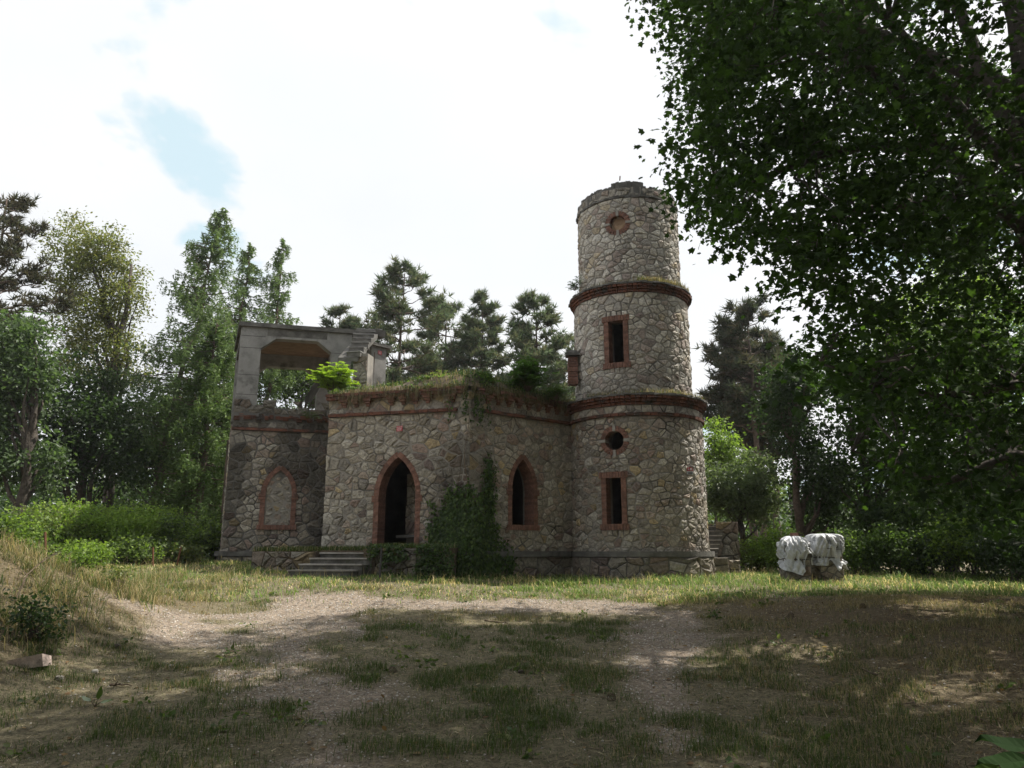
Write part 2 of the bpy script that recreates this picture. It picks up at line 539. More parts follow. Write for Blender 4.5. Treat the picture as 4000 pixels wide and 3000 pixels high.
def shell(mb, W, s0, s1, z0, z1, holes, thick, step=None, m=0):
    vs = []; es = []

    def loop(pts):
        b = len(vs); vs.extend([Vector(p) for p in pts]); es.extend([(b + i, b + (i + 1) % len(pts)) for i in range(len(pts))])
        return b
    n_s = max(1, int(abs(s1 - s0) / step)) if step else 1
    edge = [(s0 + (s1 - s0) * i / n_s, z0) for i in range(n_s + 1)] + [(s1 + (s0 - s1) * i / n_s, z1) for i in range(n_s + 1)]
    loop(edge)
    for h in holes: loop(h)
    if step:
        for i in range(1, n_s):
            for zz in np.linspace(z0, z1, 6)[1:-1]: vs.append(Vector((s0 + (s1 - s0) * i / n_s, zz)))
    ov, oe, of, *_ = delaunay_2d_cdt(vs, es, [], 0, 1e-5)
    tri = []
    for f in of:
        cx = sum(ov[i].x for i in f) / len(f); cy = sum(ov[i].y for i in f) / len(f)
        if not any(pip((cx, cy), h) for h in holes): tri.append(tuple(f))
    mb.add([W.pos(p.x, p.y) for p in ov], tri, m=m)
    mb.add([W.pos(p.x, p.y, -thick) for p in ov], [t[::-1] for t in tri], m=m)
    for h in list(holes) + [edge]:
        k = len(h)
        mb.add([W.pos(p[0], p[1]) for p in h] + [W.pos(p[0], p[1], -thick) for p in h],
               [(i, (i + 1) % k, k + (i + 1) % k, k + i) for i in range(k)], m=m)


def clip(poly, nx_, ny_, d):
    out = []
    for i in range(len(poly)):
        a = poly[i]; b = poly[(i + 1) % len(poly)]
        da = a[0] * nx_ + a[1] * ny_ - d; db = b[0] * nx_ + b[1] * ny_ - d
        if da <= 0: out.append(a)
        if (da < 0 < db) or (db < 0 < da):
            t = da / (da - db); out.append((a[0] + (b[0] - a[0]) * t, a[1] + (b[1] - a[1]) * t))
    return out


def outline_pts(poly, sp):
    """evenly spaced points along a closed outline with outward normals"""
    out = []; ar = sum(poly[i][0] * poly[(i + 1) % len(poly)][1] - poly[(i + 1) % len(poly)][0] * poly[i][1] for i in range(len(poly)))
    sg = 1 if ar > 0 else -1; carry = sp * 0.5
    for i in range(len(poly)):
        a = poly[i]; b = poly[(i + 1) % len(poly)]; L = math.hypot(b[0] - a[0], b[1] - a[1])
        if L < 1e-9: continue
        tx, ty = (b[0] - a[0]) / L, (b[1] - a[1]) / L; q = carry
        while q < L:
            out.append((a[0] + tx * q, a[1] + ty * q, ty * sg, -tx * sg)); q += sp
        carry = q - L
    return out


PAL = [((0.33, 0.31, 0.275), 8), ((0.29, 0.265, 0.225), 6), ((0.25, 0.235, 0.215), 4), ((0.30, 0.255, 0.22), 4), ((0.255, 0.2, 0.175), 2), ((0.33, 0.27, 0.175), 1.2), ((0.19, 0.155, 0.145), .8), ((0.37, 0.355, 0.325), 2)]


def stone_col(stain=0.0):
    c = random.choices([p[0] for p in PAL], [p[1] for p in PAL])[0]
    if stain < -.1: g_ = sum(c) / 3; c = tuple(ch * .6 + g_ * .4 for ch in c)      # negative values: skylight painted in as greyer, paler stone
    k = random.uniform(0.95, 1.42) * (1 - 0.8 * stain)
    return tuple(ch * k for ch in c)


def rubble(W, s0, s1, z0, z1, size=0.22, asp=1.35, holes=(), stain=None, proud=0.026, joint=0.010, jitter=0.48, rag=0.0, d0=0.0):
    """polygonal rubble: list of (verts, faces, colour, area, centre)"""
    a, bq = size * math.sqrt(asp), size / math.sqrt(asp)
    pts = []
    for ho in holes:
        for (x, y, nx_, ny_) in outline_pts(ho, size * 0.8):
            e = size * 0.30
            pts.append((x + nx_ * e, y + ny_ * e, 1)); pts.append((x - nx_ * e, y - ny_ * e, 0))
    nb = len(pts)
    rows = max(1, int(round((z1 - z0) / bq)))
    for i in range(rows):
        cols = max(1, int(round((s1 - s0) / (a * random.uniform(0.85, 1.2)))))
        off = random.random()
        for j in range(cols + 1):
            if random.random() < 0.24: continue
            x = s0 + (j + off + random.uniform(-jitter, jitter)) * (s1 - s0) / cols
            y = z0 + (i + 0.5 + random.uniform(-jitter, jitter)) * (z1 - z0) / rows
            if not (s0 < x < s1): continue
            if any(math.hypot(x - p[0], y - p[1]) < size * 0.5 for p in pts[:nb]): continue
            if any(pip((x, y), h) for h in holes): continue
            pts.append((x, y, 1))
            if random.random() < .16 and x + a * .45 < s1: pts.append((x + a * random.uniform(.3, .45), y + bq * random.uniform(-.45, .45), 1))
    # cells in a space stretched so that stones come out wider than high
    Q = [(p[0] / math.sqrt(asp), p[1] * math.sqrt(asp)) for p in pts]
    cell = size * 1.6; grid = {}
    for i, p in enumerate(Q): grid.setdefault((int(p[0] // cell), int(p[1] // cell)), []).append(i)
    q0, q1 = s0 / math.sqrt(asp), s1 / math.sqrt(asp); w0, w1 = z0 * math.sqrt(asp), z1 * math.sqrt(asp)
    out = []
    for i, p in enumerate(Q):
        if not pts[i][2]: continue
        m_ = size * 2.2
        poly = [(max(q0, p[0] - m_), max(w0, p[1] - m_)), (min(q1, p[0] + m_), max(w0, p[1] - m_)), (min(q1, p[0] + m_), min(w1, p[1] + m_)), (max(q0, p[0] - m_), min(w1, p[1] + m_))]
        ci, cj = int(p[0] // cell), int(p[1] // cell)
        for di in (-2, -1, 0, 1, 2):
            for dj in (-2, -1, 0, 1, 2):
                for k in grid.get((ci + di, cj + dj), ()):
                    if k == i: continue
                    nx_, ny_ = Q[k][0] - p[0], Q[k][1] - p[1]
                    if nx_ * nx_ + ny_ * ny_ > (size * 3) ** 2: continue
                    poly = clip(poly, nx_, ny_, (Q[k][0] ** 2 + Q[k][1] ** 2 - p[0] ** 2 - p[1] ** 2) / 2)
                    if len(poly) < 3: break
        if len(poly) < 3: continue
        poly = [(x * math.sqrt(asp), y / math.sqrt(asp)) for x, y in poly]
        # drop tiny edges, add jittered midpoints
        pp = []
        for k in range(len(poly)):
            a_ = poly[k]; b_ = poly[(k + 1) % len(poly)]
            L = math.hypot(a_[0] - b_[0], a_[1] - b_[1])
            if L > size * 0.16: pp.append(a_)
            if L > size * 0.5:
                t = random.uniform(0.35, 0.65); w = random.uniform(-0.05, 0.03) * size
                pp.append((a_[0] + (b_[0] - a_[0]) * t + w * (b_[1] - a_[1]) / L, a_[1] + (b_[1] - a_[1]) * t - w * (b_[0] - a_[0]) / L))
        if len(pp) < 3: continue
        cx = sum(x for x, y in pp) / len(pp); cy = sum(y for x, y in pp) / len(pp)
        ar = abs(sum(pp[k][0] * pp[(k + 1) % len(pp)][1] - pp[(k + 1) % len(pp)][0] * pp[k][1] for k in range(len(pp)))) / 2
        if ar < size * size * 0.08: continue
        rad = math.sqrt(ar / math.pi)
        sh = max(0.55, 1 - (joint * random.uniform(0.6, 2.0)) / rad)
        if rag and cy > z1 - rag and random.random() < 0.45: continue
        h = proud * random.uniform(0.45, 1.35)
        st = stain(cx, cy) if stain else 0.0
        k = len(pp); vs = []
        tx, ty = random.uniform(-.25, .25), random.uniform(-.25, .25)
        for fac, hh, jt in ((sh, -0.03, 0.0), (sh * 0.975, h * 0.3, 0.02), (sh * 0.88, h * 0.7, 0.05), (sh * 0.5, h * 0.95, 0.16)):
            for (x, y) in pp:
                dx, dy = (x - cx), (y - cy)
                f = fac * (1 + random.uniform(-jt, jt))
                hk = hh * (1 + random.uniform(-3 * jt, 3 * jt)) + (hh > 0) * h * (dx * tx + dy * ty) / rad
                vs.append(W.pos(cx + dx * f, cy + dy * f, hk + d0))
        vs.append(W.pos(cx, cy, h * random.uniform(0.6, 1.25) + d0))
        fs = []
        for r0 in (0, k, 2 * k):
            for q_ in range(k): fs.append((r0 + q_, r0 + (q_ + 1) % k, r0 + k + (q_ + 1) % k, r0 + k + q_))
        for q_ in range(k): fs.append((3 * k + q_, 3 * k + (q_ + 1) % k, 4 * k))
        out.append((vs, fs, stone_col(st), ar, W.pos(cx, cy, 0), W.fr(cx)[1]))
    return out


def put_stones(stones, parent, name='stone', mat=None):
    for (vs, fs, col, ar, c, N) in stones:
        mb = MB(); mb.add([v - c for v in vs], fs, col)
        o = link(name, mb.mesh(name, [mat or M_STONE]), parent)
        o.location = c


def arch_outline(cs, a, z0, zs, za, k=9):
    """pointed arch outline, counter-clockwise from the lower left corner ... right"""
    h = za - zs; r = (a * a + h * h) / (2 * a); c = r - a
    th = math.atan2(h, c)          # angle of apex seen from the far centre
    right = []
    for i in range(k + 1):
        t = th * i / k
        right.append((cs - c + r * math.cos(t), zs + r * math.sin(t)))
    left = [(2 * cs - x, z) for x, z in right[:-1]][::-1]
    return [(cs - a, z0), (cs + a, z0)] + right + left


def ring_outline(cs, cz, rad, k=24):
    return [(cs + rad * math.cos(2 * math.pi * i / k), cz + rad * math.sin(2 * math.pi * i / k)) for i in range(k)]


def rect_outline(a, b_, c, d): return [(a, c), (b_, c), (b_, d), (a, d)]


BRICK_MESH = []
for k in range(5):
    mb = MB(); mb.box((0, 0, 0), 1, 1, 1, (1, 0, 0), (0, 1, 0), (1, 1, 1), 0, 0.014)
    BRICK_MESH.append(mb.mesh('brick', [M_BRICK]))


def brick(W, s, z, ang, ls, lz, dep, proud, parent, name='brick', meshes=None):
    """one brick: ls along its own x, lz along its own y (in the wall plane, turned by ang)"""
    T, N = W.fr(s); Z = Vector((0, 0, 1))
    ca, sa = math.cos(ang), math.sin(ang)
    X = T * ca + Z * sa; Y = Z * ca - T * sa
    c = W.pos(s, z, proud - dep / 2)
    o = link(name, random.choice(meshes or BRICK_MESH), parent)
    M = Matrix((X, N, Y)).transposed().to_4x4()
    sc = Matrix.Diagonal((ls, dep, lz, 1))
    o.matrix_local = Matrix.Translation(c - Vector(parent.get('_w', (0, 0, 0)))) @ M @ sc if not parent.parent else Matrix.Translation(c) @ M @ sc
    o.matrix_parent_inverse = Matrix.Identity(4)
    return o


def brick_arch(W, cs, a, z0, zs, za, w, parent, dep=0.26, proud=0.024, sill=True, impost=True):
    h = za - zs; r = (a * a + h * h) / (2 * a); c = r - a; rm = r + w / 2
    step = 0.079
    nj = int(round((zs - z0) / step))
    for i in range(nj):
        z = z0 + (i + 0.5) * (zs - z0) / nj
        ex = 0.05 if (impost and i >= nj - 2) else 0.0
        for sd in (-1, 1):
            brick(W, cs + sd * (a + (w + ex) / 2), z, 0, w + ex + random.uniform(-.004, .004), (zs - z0) / nj - 0.004, dep, proud + ex * 0.3 + random.uniform(-.003, .003), parent)
    th = math.acos(c / rm)
    na = int(round(rm * th / step))
    for i in range(na):
        t = th * (i + 0.5) / na
        for sd in (-1, 1):
            brick(W, cs + sd * (-c + rm * math.cos(t)), zs + rm * math.sin(t), t if sd > 0 else -t, w + random.uniform(-.004, .004), rm * th / na - 0.004, dep, proud + random.uniform(-.003, .003), parent)
    if sill:
        k = int(round(2 * (a + w + 0.05) / 0.076))
        for i in range(k):
            s = cs - (a + w + 0.05) + (i + 0.5) * 2 * (a + w + 0.05) / k
            brick(W, s, z0 - 0.065, 0, 2 * (a + w + 0.05) / k - 0.007, 0.13, dep, proud + 0.02, parent)


def brick_rect(W, sa, sb, za, zb, w, parent, dep=0.24, proud=0.026):
    n_ = int(round((zb - za) / 0.079))
    for i in range(n_):
        z = za + (i + 0.5) * (zb - za) / n_
        for sd, s in ((-1, sa - w / 2), (1, sb + w / 2)):
            brick(W, s, z, 0, w + random.uniform(-.006, .006), (zb - za) / n_ - 0.004, dep, proud + random.uniform(-.003, .003), parent)
    k = int(round((sb - sa + 2 * w + 0.1) / 0.076))
    for z, ext in ((zb + 0.075, 0.05), (za - 0.075, 0.05)):
        L = sb - sa + 2 * w + 2 * ext
        for i in range(k):
            brick(W, sa - w - ext + (i + 0.5) * L / k, z, 0, L / k - 0.007, 0.15, dep, proud + 0.02 + random.uniform(-.003, .003), parent)


KEYM = MB(); KEYM.box((0, 0, 0), 1, 1, 1, (1, 0, 0), (0, 1, 0), (1, 1, 1), 0, 0.02)
KEYM = [KEYM.mesh('keystone', [M_KEY])]


def brick_ring(W, cs, cz, rad, w, parent, n_=24, dep=0.2, proud=0.026):
    for i in range(n_):
        t = 2 * math.pi * i / n_
        if i % (n_ // 4) == 0:
            brick(W, cs + (rad + w / 2 + .02) * math.cos(t), cz + (rad + w / 2 + .02) * math.sin(t), t, w + 0.05, 2 * math.pi * rad / n_ + 0.01, dep, proud + 0.01, parent, 'keystone', KEYM)
        else:
            brick(W, cs + (rad + w / 2) * math.cos(t), cz + (rad + w / 2) * math.sin(t), t, w, 2 * math.pi * (rad + w * 0.4) / n_ - 0.004, dep, proud + random.uniform(-.005, .005), parent)


# ------------------------------------------------------------------ the ruin
ruin = thing('castle_ruin', (-2.0, 20.5, 1.0), 'roofless stone castle ruin with a round three stage tower and brick trimmed arches', 'building')
P_W0, P_W1 = (-8.15, 21.2), (-4.75, 22.1)
P_B0, P_B1, P_T = (-4.84, 19.26), (-1.06, 18.2), (1.72, 20.52)
TC = (3.49, 20.75)
WING, BAY, WIN = Flat(P_W0, P_W1), Flat(P_B0, P_B1), Flat(P_B1, P_T)
SIDE = Flat((-9.55, 24.7), P_W0)
T1, T2, T3 = Cyl(TC, 1.85), Cyl(TC, 1.63), Cyl(TC, 1.465)
Z_PL, Z_STR, Z_COR = -0.09, 3.43, 3.72

ALL = []          # every rubble stone of the ruin, with its wall part


def core(name, fn, mats):
    mb = MB(); fn(mb)
    return link(name, mb.mesh(name, mats), ruin)


# ---- openings measured on the walls
def arc_of(W, ul, ur, vs_, va, vb):
    sl, _ = W.hit(ul, vs_); sr, _ = W.hit(ur, vs_)
    cs = (sl + sr) / 2; a = (sr - sl) / 2
    um = (ul + ur) / 2
    return cs, a, W.hit(um, vb)[1], W.hit(um, vs_)[1], W.hit(um, va)[1]


DOOR = arc_of(BAY, 1481, 1624, 1935, 1786, 2126)
WIND = arc_of(WIN, 1999, 2083, 1912, 1795, 2051)
BLND = arc_of(WING, 1038, 1140, 1930, 1838, 2051)


def wide(A, d=.025): return (A[0], A[1] + d, A[2] - .012, A[3], A[4] + d)


h_door = arch_outline(*wide(DOOR)); h_win = arch_outline(*wide(WIND)); h_bl = arch_outline(*BLND)


def rect_of(W, u0, u1, v0, v1):
    a, zt = W.hit(u0, (v0 + v1) / 2)[0], W.hit((u0 + u1) / 2, v0)[1]
    return a, W.hit(u1, (v0 + v1) / 2)[0], W.hit((u0 + u1) / 2, v1)[1], zt


RW1 = rect_of(T1, 2370, 2428, 1866, 2047)
RW2 = rect_of(T2, 2379, 2435, 1254, 1417)
c1s, c1z = T1.hit(2400, 1721); c1r = T1.hit(2437, 1721)[0] - c1s
c3s, c3z = T3.hit(2412, 872); c3r = 0.225
h_r1, h_r2 = [rect_outline(q_[0] - .02, q_[1] + .02, q_[2] - .02, q_[3] + .02) for q_ in (RW1, RW2)]
h_c1, h_c3 = ring_outline(c1s, c1z, c1r + .02), ring_outline(c3s, c3z, c3r + .02)


def grow(o, d):
    cx = sum(p[0] for p in o) / len(o); cz = sum(p[1] for p in o) / len(o)
    return [(x + d * np.sign(x - cx) * min(1, abs(x - cx) / 0.1), z + d * np.sign(z - cz) * min(1, abs(z - cz) / 0.1)) for x, z in o]


BW = 0.135      # width of the brick surrounds
hb_door = arch_outline(DOOR[0], DOOR[1] + BW - .02, DOOR[2] - .02, DOOR[3], DOOR[4] + BW)
hb_win = arch_outline(WIND[0], WIND[1] + BW - .02, WIND[2] - .12, WIND[3], WIND[4] + BW)
hb_bl = arch_outline(BLND[0], BLND[1] + BW - .02, BLND[2] - .12, BLND[3], BLND[4] + BW)
hb_r1 = rect_outline(RW1[0] - .14, RW1[1] + .14, RW1[2] - .13, RW1[3] + .13)
hb_r2 = rect_outline(RW2[0] - .14, RW2[1] + .14, RW2[2] - .13, RW2[3] + .13)
hb_c1, hb_c3 = ring_outline(c1s, c1z, c1r + BW - .01), ring_outline(c3s, c3z, c3r + BW - .01)


def full(W): return -math.pi * W.R, math.pi * W.R


w_bay = core('door_wall', lambda mb: shell(mb, BAY, 0, BAY.L, -1.0, 3.95, [h_door], 0.45, 0.6), [M_MORTAR])
w_win = core('window_wall', lambda mb: shell(mb, WIN, 0, WIN.L, -1.0, 3.95, [h_win], 0.45, 0.6), [M_MORTAR])
w_wing = core('wing_wall', lambda mb: (shell(mb, WING, 0, WING.L, -1.0, 3.62, [], 0.4, 0.6), shell(mb, SIDE, 0, SIDE.L, -1.0, 3.62, [], 0.4, 0.6),
                                       shell(mb, WING, 0, WING.L, 3.62, 4.12, [], 0.32, 0.4)), [M_MORTAR_DARK])


def tower_core(mb):
    for W, z0, z1, hs in ((T1, -1.2, 3.95, [h_r1, h_c1]), (T2, 3.95, 7.13, [h_r2]), (T3, 7.13, 10.12, [h_c3])):
        a, b_ = full(W)
        shell(mb, W, a, b_, z0, z1, hs, 0.38, W.R * R(6))


w_tow = core('tower', tower_core, [M_MORTAR])


def disc(mb, c, rad, z, k=40, m=0):
    mb.add([(c[0] + rad * math.cos(2 * math.pi * i / k), c[1] + rad * math.sin(2 * math.pi * i / k), z + E) for i in range(k)], [tuple(range(k))], m=m)


def floors(mb):
    disc(mb, TC, 1.6, 3.9); disc(mb, TC, 1.45, 7.0); disc(mb, TC, 1.6, -0.05)
    pts = [P_B0, P_B1, P_T, (3.0, 23.6), (-1.0, 26.2), (-5.4, 25.6)]
    for z in (0.02, 3.72, 3.9):
        ins = [(x * 0.985 + (-1.2) * 0.015, y * 0.985 + 22.4 * 0.015) for x, y in pts]
        mb.add([(x, y, z + E) for x, y in ins], [tuple(range(6))])
    wg = [P_W0, P_W1, (-5.2, 25.7), (-9.5, 24.8)]
    for z in (0.0, 3.55):
        mb.add([(x * .985 - .1, y * .985 + .35, z + E) for x, y in wg], [(0, 1, 2, 3)])


core('floor_slab', floors, [M_PLASTER])


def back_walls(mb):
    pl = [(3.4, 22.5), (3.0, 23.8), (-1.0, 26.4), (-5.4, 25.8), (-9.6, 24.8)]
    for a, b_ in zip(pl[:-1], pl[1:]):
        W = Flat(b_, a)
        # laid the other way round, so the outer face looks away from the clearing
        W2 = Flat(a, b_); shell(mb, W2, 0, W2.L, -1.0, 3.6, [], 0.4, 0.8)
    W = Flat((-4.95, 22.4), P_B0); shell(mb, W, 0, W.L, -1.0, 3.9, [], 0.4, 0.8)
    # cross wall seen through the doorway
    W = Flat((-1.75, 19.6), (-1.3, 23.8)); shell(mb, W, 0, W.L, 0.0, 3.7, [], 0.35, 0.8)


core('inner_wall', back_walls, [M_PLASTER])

# ---- rubble faces


def soot(x, z):                      # black crust on the wing below its open roof
    k = 0.95 - 0.22 * max(0, x - 0.15) if x < 1.9 else 0.5
    n_ = float(fbm(x * 1.1 + 4, z * 0.9 + 2, 3))
    top = sstep(3.3, 3.5, z) * 0.5
    return float(np.clip((n_ - 0.37) * 5.5 * k + top + (0.25 if z < 0 else 0), 0, 0.92))


def bay_stain(x, z):                 # damp dark corner where the ivy climbs
    d = (x - (BAY.L - 0.55)) / 0.75
    k = float(sstep(-1.1, 0.1, d)) * (1 - float(sstep(2.3, 3.1, z))) * 0.85
    return float(np.clip(k + (0.35 if z < 0 else 0) + 0.7 * (float(fbm(x * .9, z * .9 + 9, 3)) - .55), 0, 0.85))


def win_stain(x, z):
    k = (1 - float(sstep(0.3, 1.0, x))) * (1 - float(sstep(2.2, 3.0, z))) * 0.75
    return float(np.clip(k + (0.3 if z < 0 else 0) + 0.7 * (float(fbm(x * .9 + 30, z * .9 + 9, 3)) - .55), 0, 0.85))


def tow_stain_skylight(x, z):  # mottled stain, plus skylight painted in: stone gets paler up the tower
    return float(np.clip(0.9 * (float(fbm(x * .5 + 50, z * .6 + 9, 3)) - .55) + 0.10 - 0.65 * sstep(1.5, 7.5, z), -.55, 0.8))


def addst(part, st):
    for s in st: ALL.append((part, s))


FR = R(112)
addst(w_bay, rubble(BAY, -.03, BAY.L + .03, Z_PL, Z_STR, 0.2, 1.3, [hb_door], bay_stain, 0.027))
addst(w_bay, rubble(BAY, -.03, BAY.L + .03, Z_STR + .07, 3.93, 0.175, 1.2, [], bay_stain, 0.024))
addst(w_win, rubble(WIN, -.03, WIN.L, Z_PL, Z_STR, 0.2, 1.3, [hb_win], win_stain, 0.026))
addst(w_win, rubble(WIN, -.03, WIN.L, Z_STR + .07, 3.93, 0.175, 1.2, [], win_stain, 0.024))
addst(w_wing, rubble(WING, -.03, WING.L, Z_PL, Z_STR, 0.21, 1.2, [hb_bl], soot, 0.028))
addst(w_wing, rubble(WING, 0.0, WING.L, Z_STR + .07, 3.70, 0.2, 1.2, [], soot, 0.028))
addst(w_wing, rubble(WING, 0.0, WING.L, 3.93, 4.36, 0.26, 1.4, [], lambda x, z: 0.72, 0.05, rag=0.16))
addst(w_wing, rubble(SIDE, SIDE.L - 1.8, SIDE.L, Z_PL, 3.6, 0.21, 1.2, [], soot, 0.028))
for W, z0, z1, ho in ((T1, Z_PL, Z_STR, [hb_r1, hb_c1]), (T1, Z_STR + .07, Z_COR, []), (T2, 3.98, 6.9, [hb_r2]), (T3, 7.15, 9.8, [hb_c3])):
    addst(w_tow, rubble(W, -W.R * FR, W.R * FR, z0, z1, 0.178, 1.35, ho, tow_stain_skylight, 0.026))
# infill of the blocked arch
mb = MB(); mb.add([WING.pos(x, z, .006) for x, z in h_bl], [tuple(range(len(h_bl)))]); link('arch_infill', mb.mesh('arch_infill', [M_MORTAR]), ruin)
addst(w_wing, rubble(WING, BLND[0] - BLND[1], BLND[0] + BLND[1], BLND[2], BLND[3] + (BLND[4] - BLND[3]) * .75, 0.17, 1.4, [], lambda x, z: 0.05, 0.022, joint=0.022))

a_, b__ = at(1586, 1990, 19.75), at(1665, 1990, 19.45)
INP = Flat((a_.x, a_.y), (b__.x, b__.y))
w_in = core('inner_pier', lambda mb: shell(mb, INP, .03, INP.L, 0.0, 2.0, [], 0.3, 0.4), [M_MORTAR])
addst(w_in, rubble(INP, 0.0, INP.L, 0.3, 2.0, 0.17, 1.3, [], lambda x, z: .1, .04))
mb = MB(); mb.box(INP.pos(INP.L / 2 - .05, .36, .12), INP.L + .1, .3, .07, INP.T, INP.N, jit=.01); link('inner_ledge', mb.mesh('inner_ledge', [M_CONC_DARK]), ruin)

# plinth: projecting base course with bigger, darker stones and a weathered moulding


def plinth(mb, runs):
    for W, a, b_ in runs:
        k = max(1, int((b_ - a) / 0.5))
        for i in range(k):
            s = a + (i + .5) * (b_ - a) / k; T, N = W.fr(s)
            mb.box(W.pos(s, Z_PL + 0.0, 0.04), (b_ - a) / k + .03, 0.28, 0.13, T, N, jit=0.006)
            mb.box(W.pos(s, -0.72, 0.0), (b_ - a) / k + .03, 0.2, 1.16, T, N, m=1)


def tower_plinth(mb):
    k = 72
    for i in range(k):
        s = -T1.R * math.pi + (i + .5) * 2 * math.pi * T1.R / k; T, N = T1.fr(s)
        mb.box(T1.pos(s, Z_PL, 0.04), 2 * math.pi * 2.03 / k + .01, 0.22, 0.13, T, N)
        mb.box(T1.pos(s, -0.72, 0.0), 2 * math.pi * 2.0 / k + .02, 0.2, 1.16, T, N, m=1)


w_pl = core('plinth', lambda mb: plinth(mb, ((BAY, 0, BAY.L), (WIN, 0, WIN.L))), [M_CONC_DARK, M_MORTAR_DARK])
core('plinth', lambda mb: plinth(mb, ((WING, -0.02, WING.L), (SIDE, 0, SIDE.L + .02))), [M_CONC_DARK, M_MORTAR_DARK])
core('tower_plinth', tower_plinth, [M_CONC_DARK, M_MORTAR_DARK])
dk = lambda x, z: 0.45 + 0.3 * (float(fbm(x, z * 2 + 3, 2)) - .5)
for W, a, b_ in ((WING, 0, WING.L), (BAY, 0, BAY.L), (WIN, 0, WIN.L)):
    addst(w_pl, rubble(W, a, b_, -0.95, Z_PL - .07, 0.27, 1.4, [], dk, 0.05, d0=0.1))
addst(w_pl, rubble(Cyl(TC, 1.95), -1.95 * FR, 1.95 * FR, -1.05, Z_PL - .07, 0.27, 1.4, [], dk, 0.05))

# brick string courses, tower cornices and the corbel table


def courses(mb):
    def run(W, a, b_, z, h, out, L=0.25, dep=0.2, jit=0.004, skip=0.0):
        k = max(1, int(round((b_ - a) / L)))
        for i in range(k):
            if random.random() < skip: continue
            s = a + (i + .5) * (b_ - a) / k; T, N = W.fr(s)
            mb.box(W.pos(s, z, out - dep / 2 + random.uniform(-.006, .006)), (b_ - a) / k - 0.01, dep, h, T, N, jit=jit)
    run(BAY, 0, BAY.L - .32, Z_STR + .035, 0.075, 0.085)
    run(WIN, 0.4, WIN.L, Z_STR + .035, 0.075, 0.085)
    run(WING, 0, WING.L, Z_STR + .035, 0.075, 0.07, 0.4)
    run(T1, -T1.R * R(140), T1.R * R(140), Z_STR + .035, 0.075, 0.085, 0.2)
    run(BAY, -0.05, BAY.L - .1, 3.91, 0.075, 0.15, skip=0.06); run(BAY, -0.05, BAY.L - .1, 3.99, 0.075, 0.17, skip=0.2, jit=.012)
    run(WIN, 0.1, WIN.L, 3.91, 0.075, 0.15, skip=0.1); run(WIN, 0.1, WIN.L, 3.99, 0.075, 0.17, skip=0.25, jit=.012)
    for z, o in ((3.755, .05), (3.835, .1), (3.915, .16)):
        run(T1, -T1.R * R(140), T1.R * R(140), z, 0.07, o, 0.13, 0.3)
    for z, o in ((6.935, .05), (7.01, .09), (7.085, .14)):
        run(T2, -T2.R * R(140), T2.R * R(140), z, 0.066, o, 0.13, 0.3)


w_co = core('brick_courses', courses, [M_BRICK_OLD]); w_co['kind'] = 'stuff'


def ledge(mb, W, z, o, h):              # weathered mortar cap
    k = 64
    for i in range(k):
        a = -math.pi + (i + .5) * 2 * math.pi / k
        s = a * W.R; T, N = W.fr(s)
        oo = o + random.uniform(-.035, .02)
        mb.box(W.pos(s, z + random.uniform(-.008, .008), oo - 0.22), 2 * math.pi * (W.R + o) / k + .004, 0.44, h, T, N, jit=0.01)


for a_ in ((T1, 3.975, .2, .05), (T2, 7.145, .17, .05), (T3, 9.83, .06, .06)):
    core('ledge', lambda mb: ledge(mb, *a_), [M_CONC_DARK])


def corbels():
    for W, a, b_, k in ((BAY, 0.12, BAY.L - .45, 11), (WIN, 0.55, WIN.L - .3, 9)):
        for i in range(k):
            s = a + i * (b_ - a) / (k - 1); T, N = W.fr(s)
            if random.random() < 0.07: continue
            mb = MB()
            for j, (wd, pr) in enumerate(((.21, .14), (.15, .10), (.1, .06))):
                mb.box(W.pos(s, 3.84 - j * .07, pr - .1), wd, .2, .062, T, N, jit=.005)
            link('corbel', mb.mesh('corbel', [M_BRICK]), ruin)


corbels()

# brick surrounds: every brick of the openings is a piece of its own
for nm, fn in (('door_surround', lambda p: brick_arch(BAY, *DOOR, BW, p, 0.42, 0.024, False)),
               ('arched_window_surround', lambda p: brick_arch(WIN, *WIND, BW, p, 0.38)),
               ('blocked_arch_surround', lambda p: brick_arch(WING, *BLND, BW, p, 0.2, 0.045)),
               ('lower_window_surround', lambda p: brick_rect(T1, *RW1, BW, p)),
               ('upper_window_surround', lambda p: brick_rect(T2, *RW2, BW, p)),
               ('lower_roundel', lambda p: brick_ring(T1, c1s, c1z, c1r, BW, p)),
               ('upper_roundel', lambda p: brick_ring(T3, c3s, c3z, c3r, BW, p, 24))):
    e = bpy.data.objects.new(nm, None); C.objects.link(e); e.parent = ruin
    e.matrix_parent_inverse = Matrix.Translation(-Vector(ruin['_w']))
    fn(e)

mb = MB(); o_ = ring_outline(c3s, c3z, c3r + .03)
mb.add([T3.pos(x, z, -.12) for x, z in o_], [tuple(range(len(o_)))]); link('blind_back', mb.mesh('blind_back', [M_NICHE]), ruin)
mb = MB(); mb.box(T3.pos(c3s + .07, c3z - .15, -.10), .3, .1, .16, T3.fr(c3s)[0], T3.fr(c3s)[1], jit=.03); link('broken_infill', mb.mesh('broken_infill', [M_NICHE]), ruin)

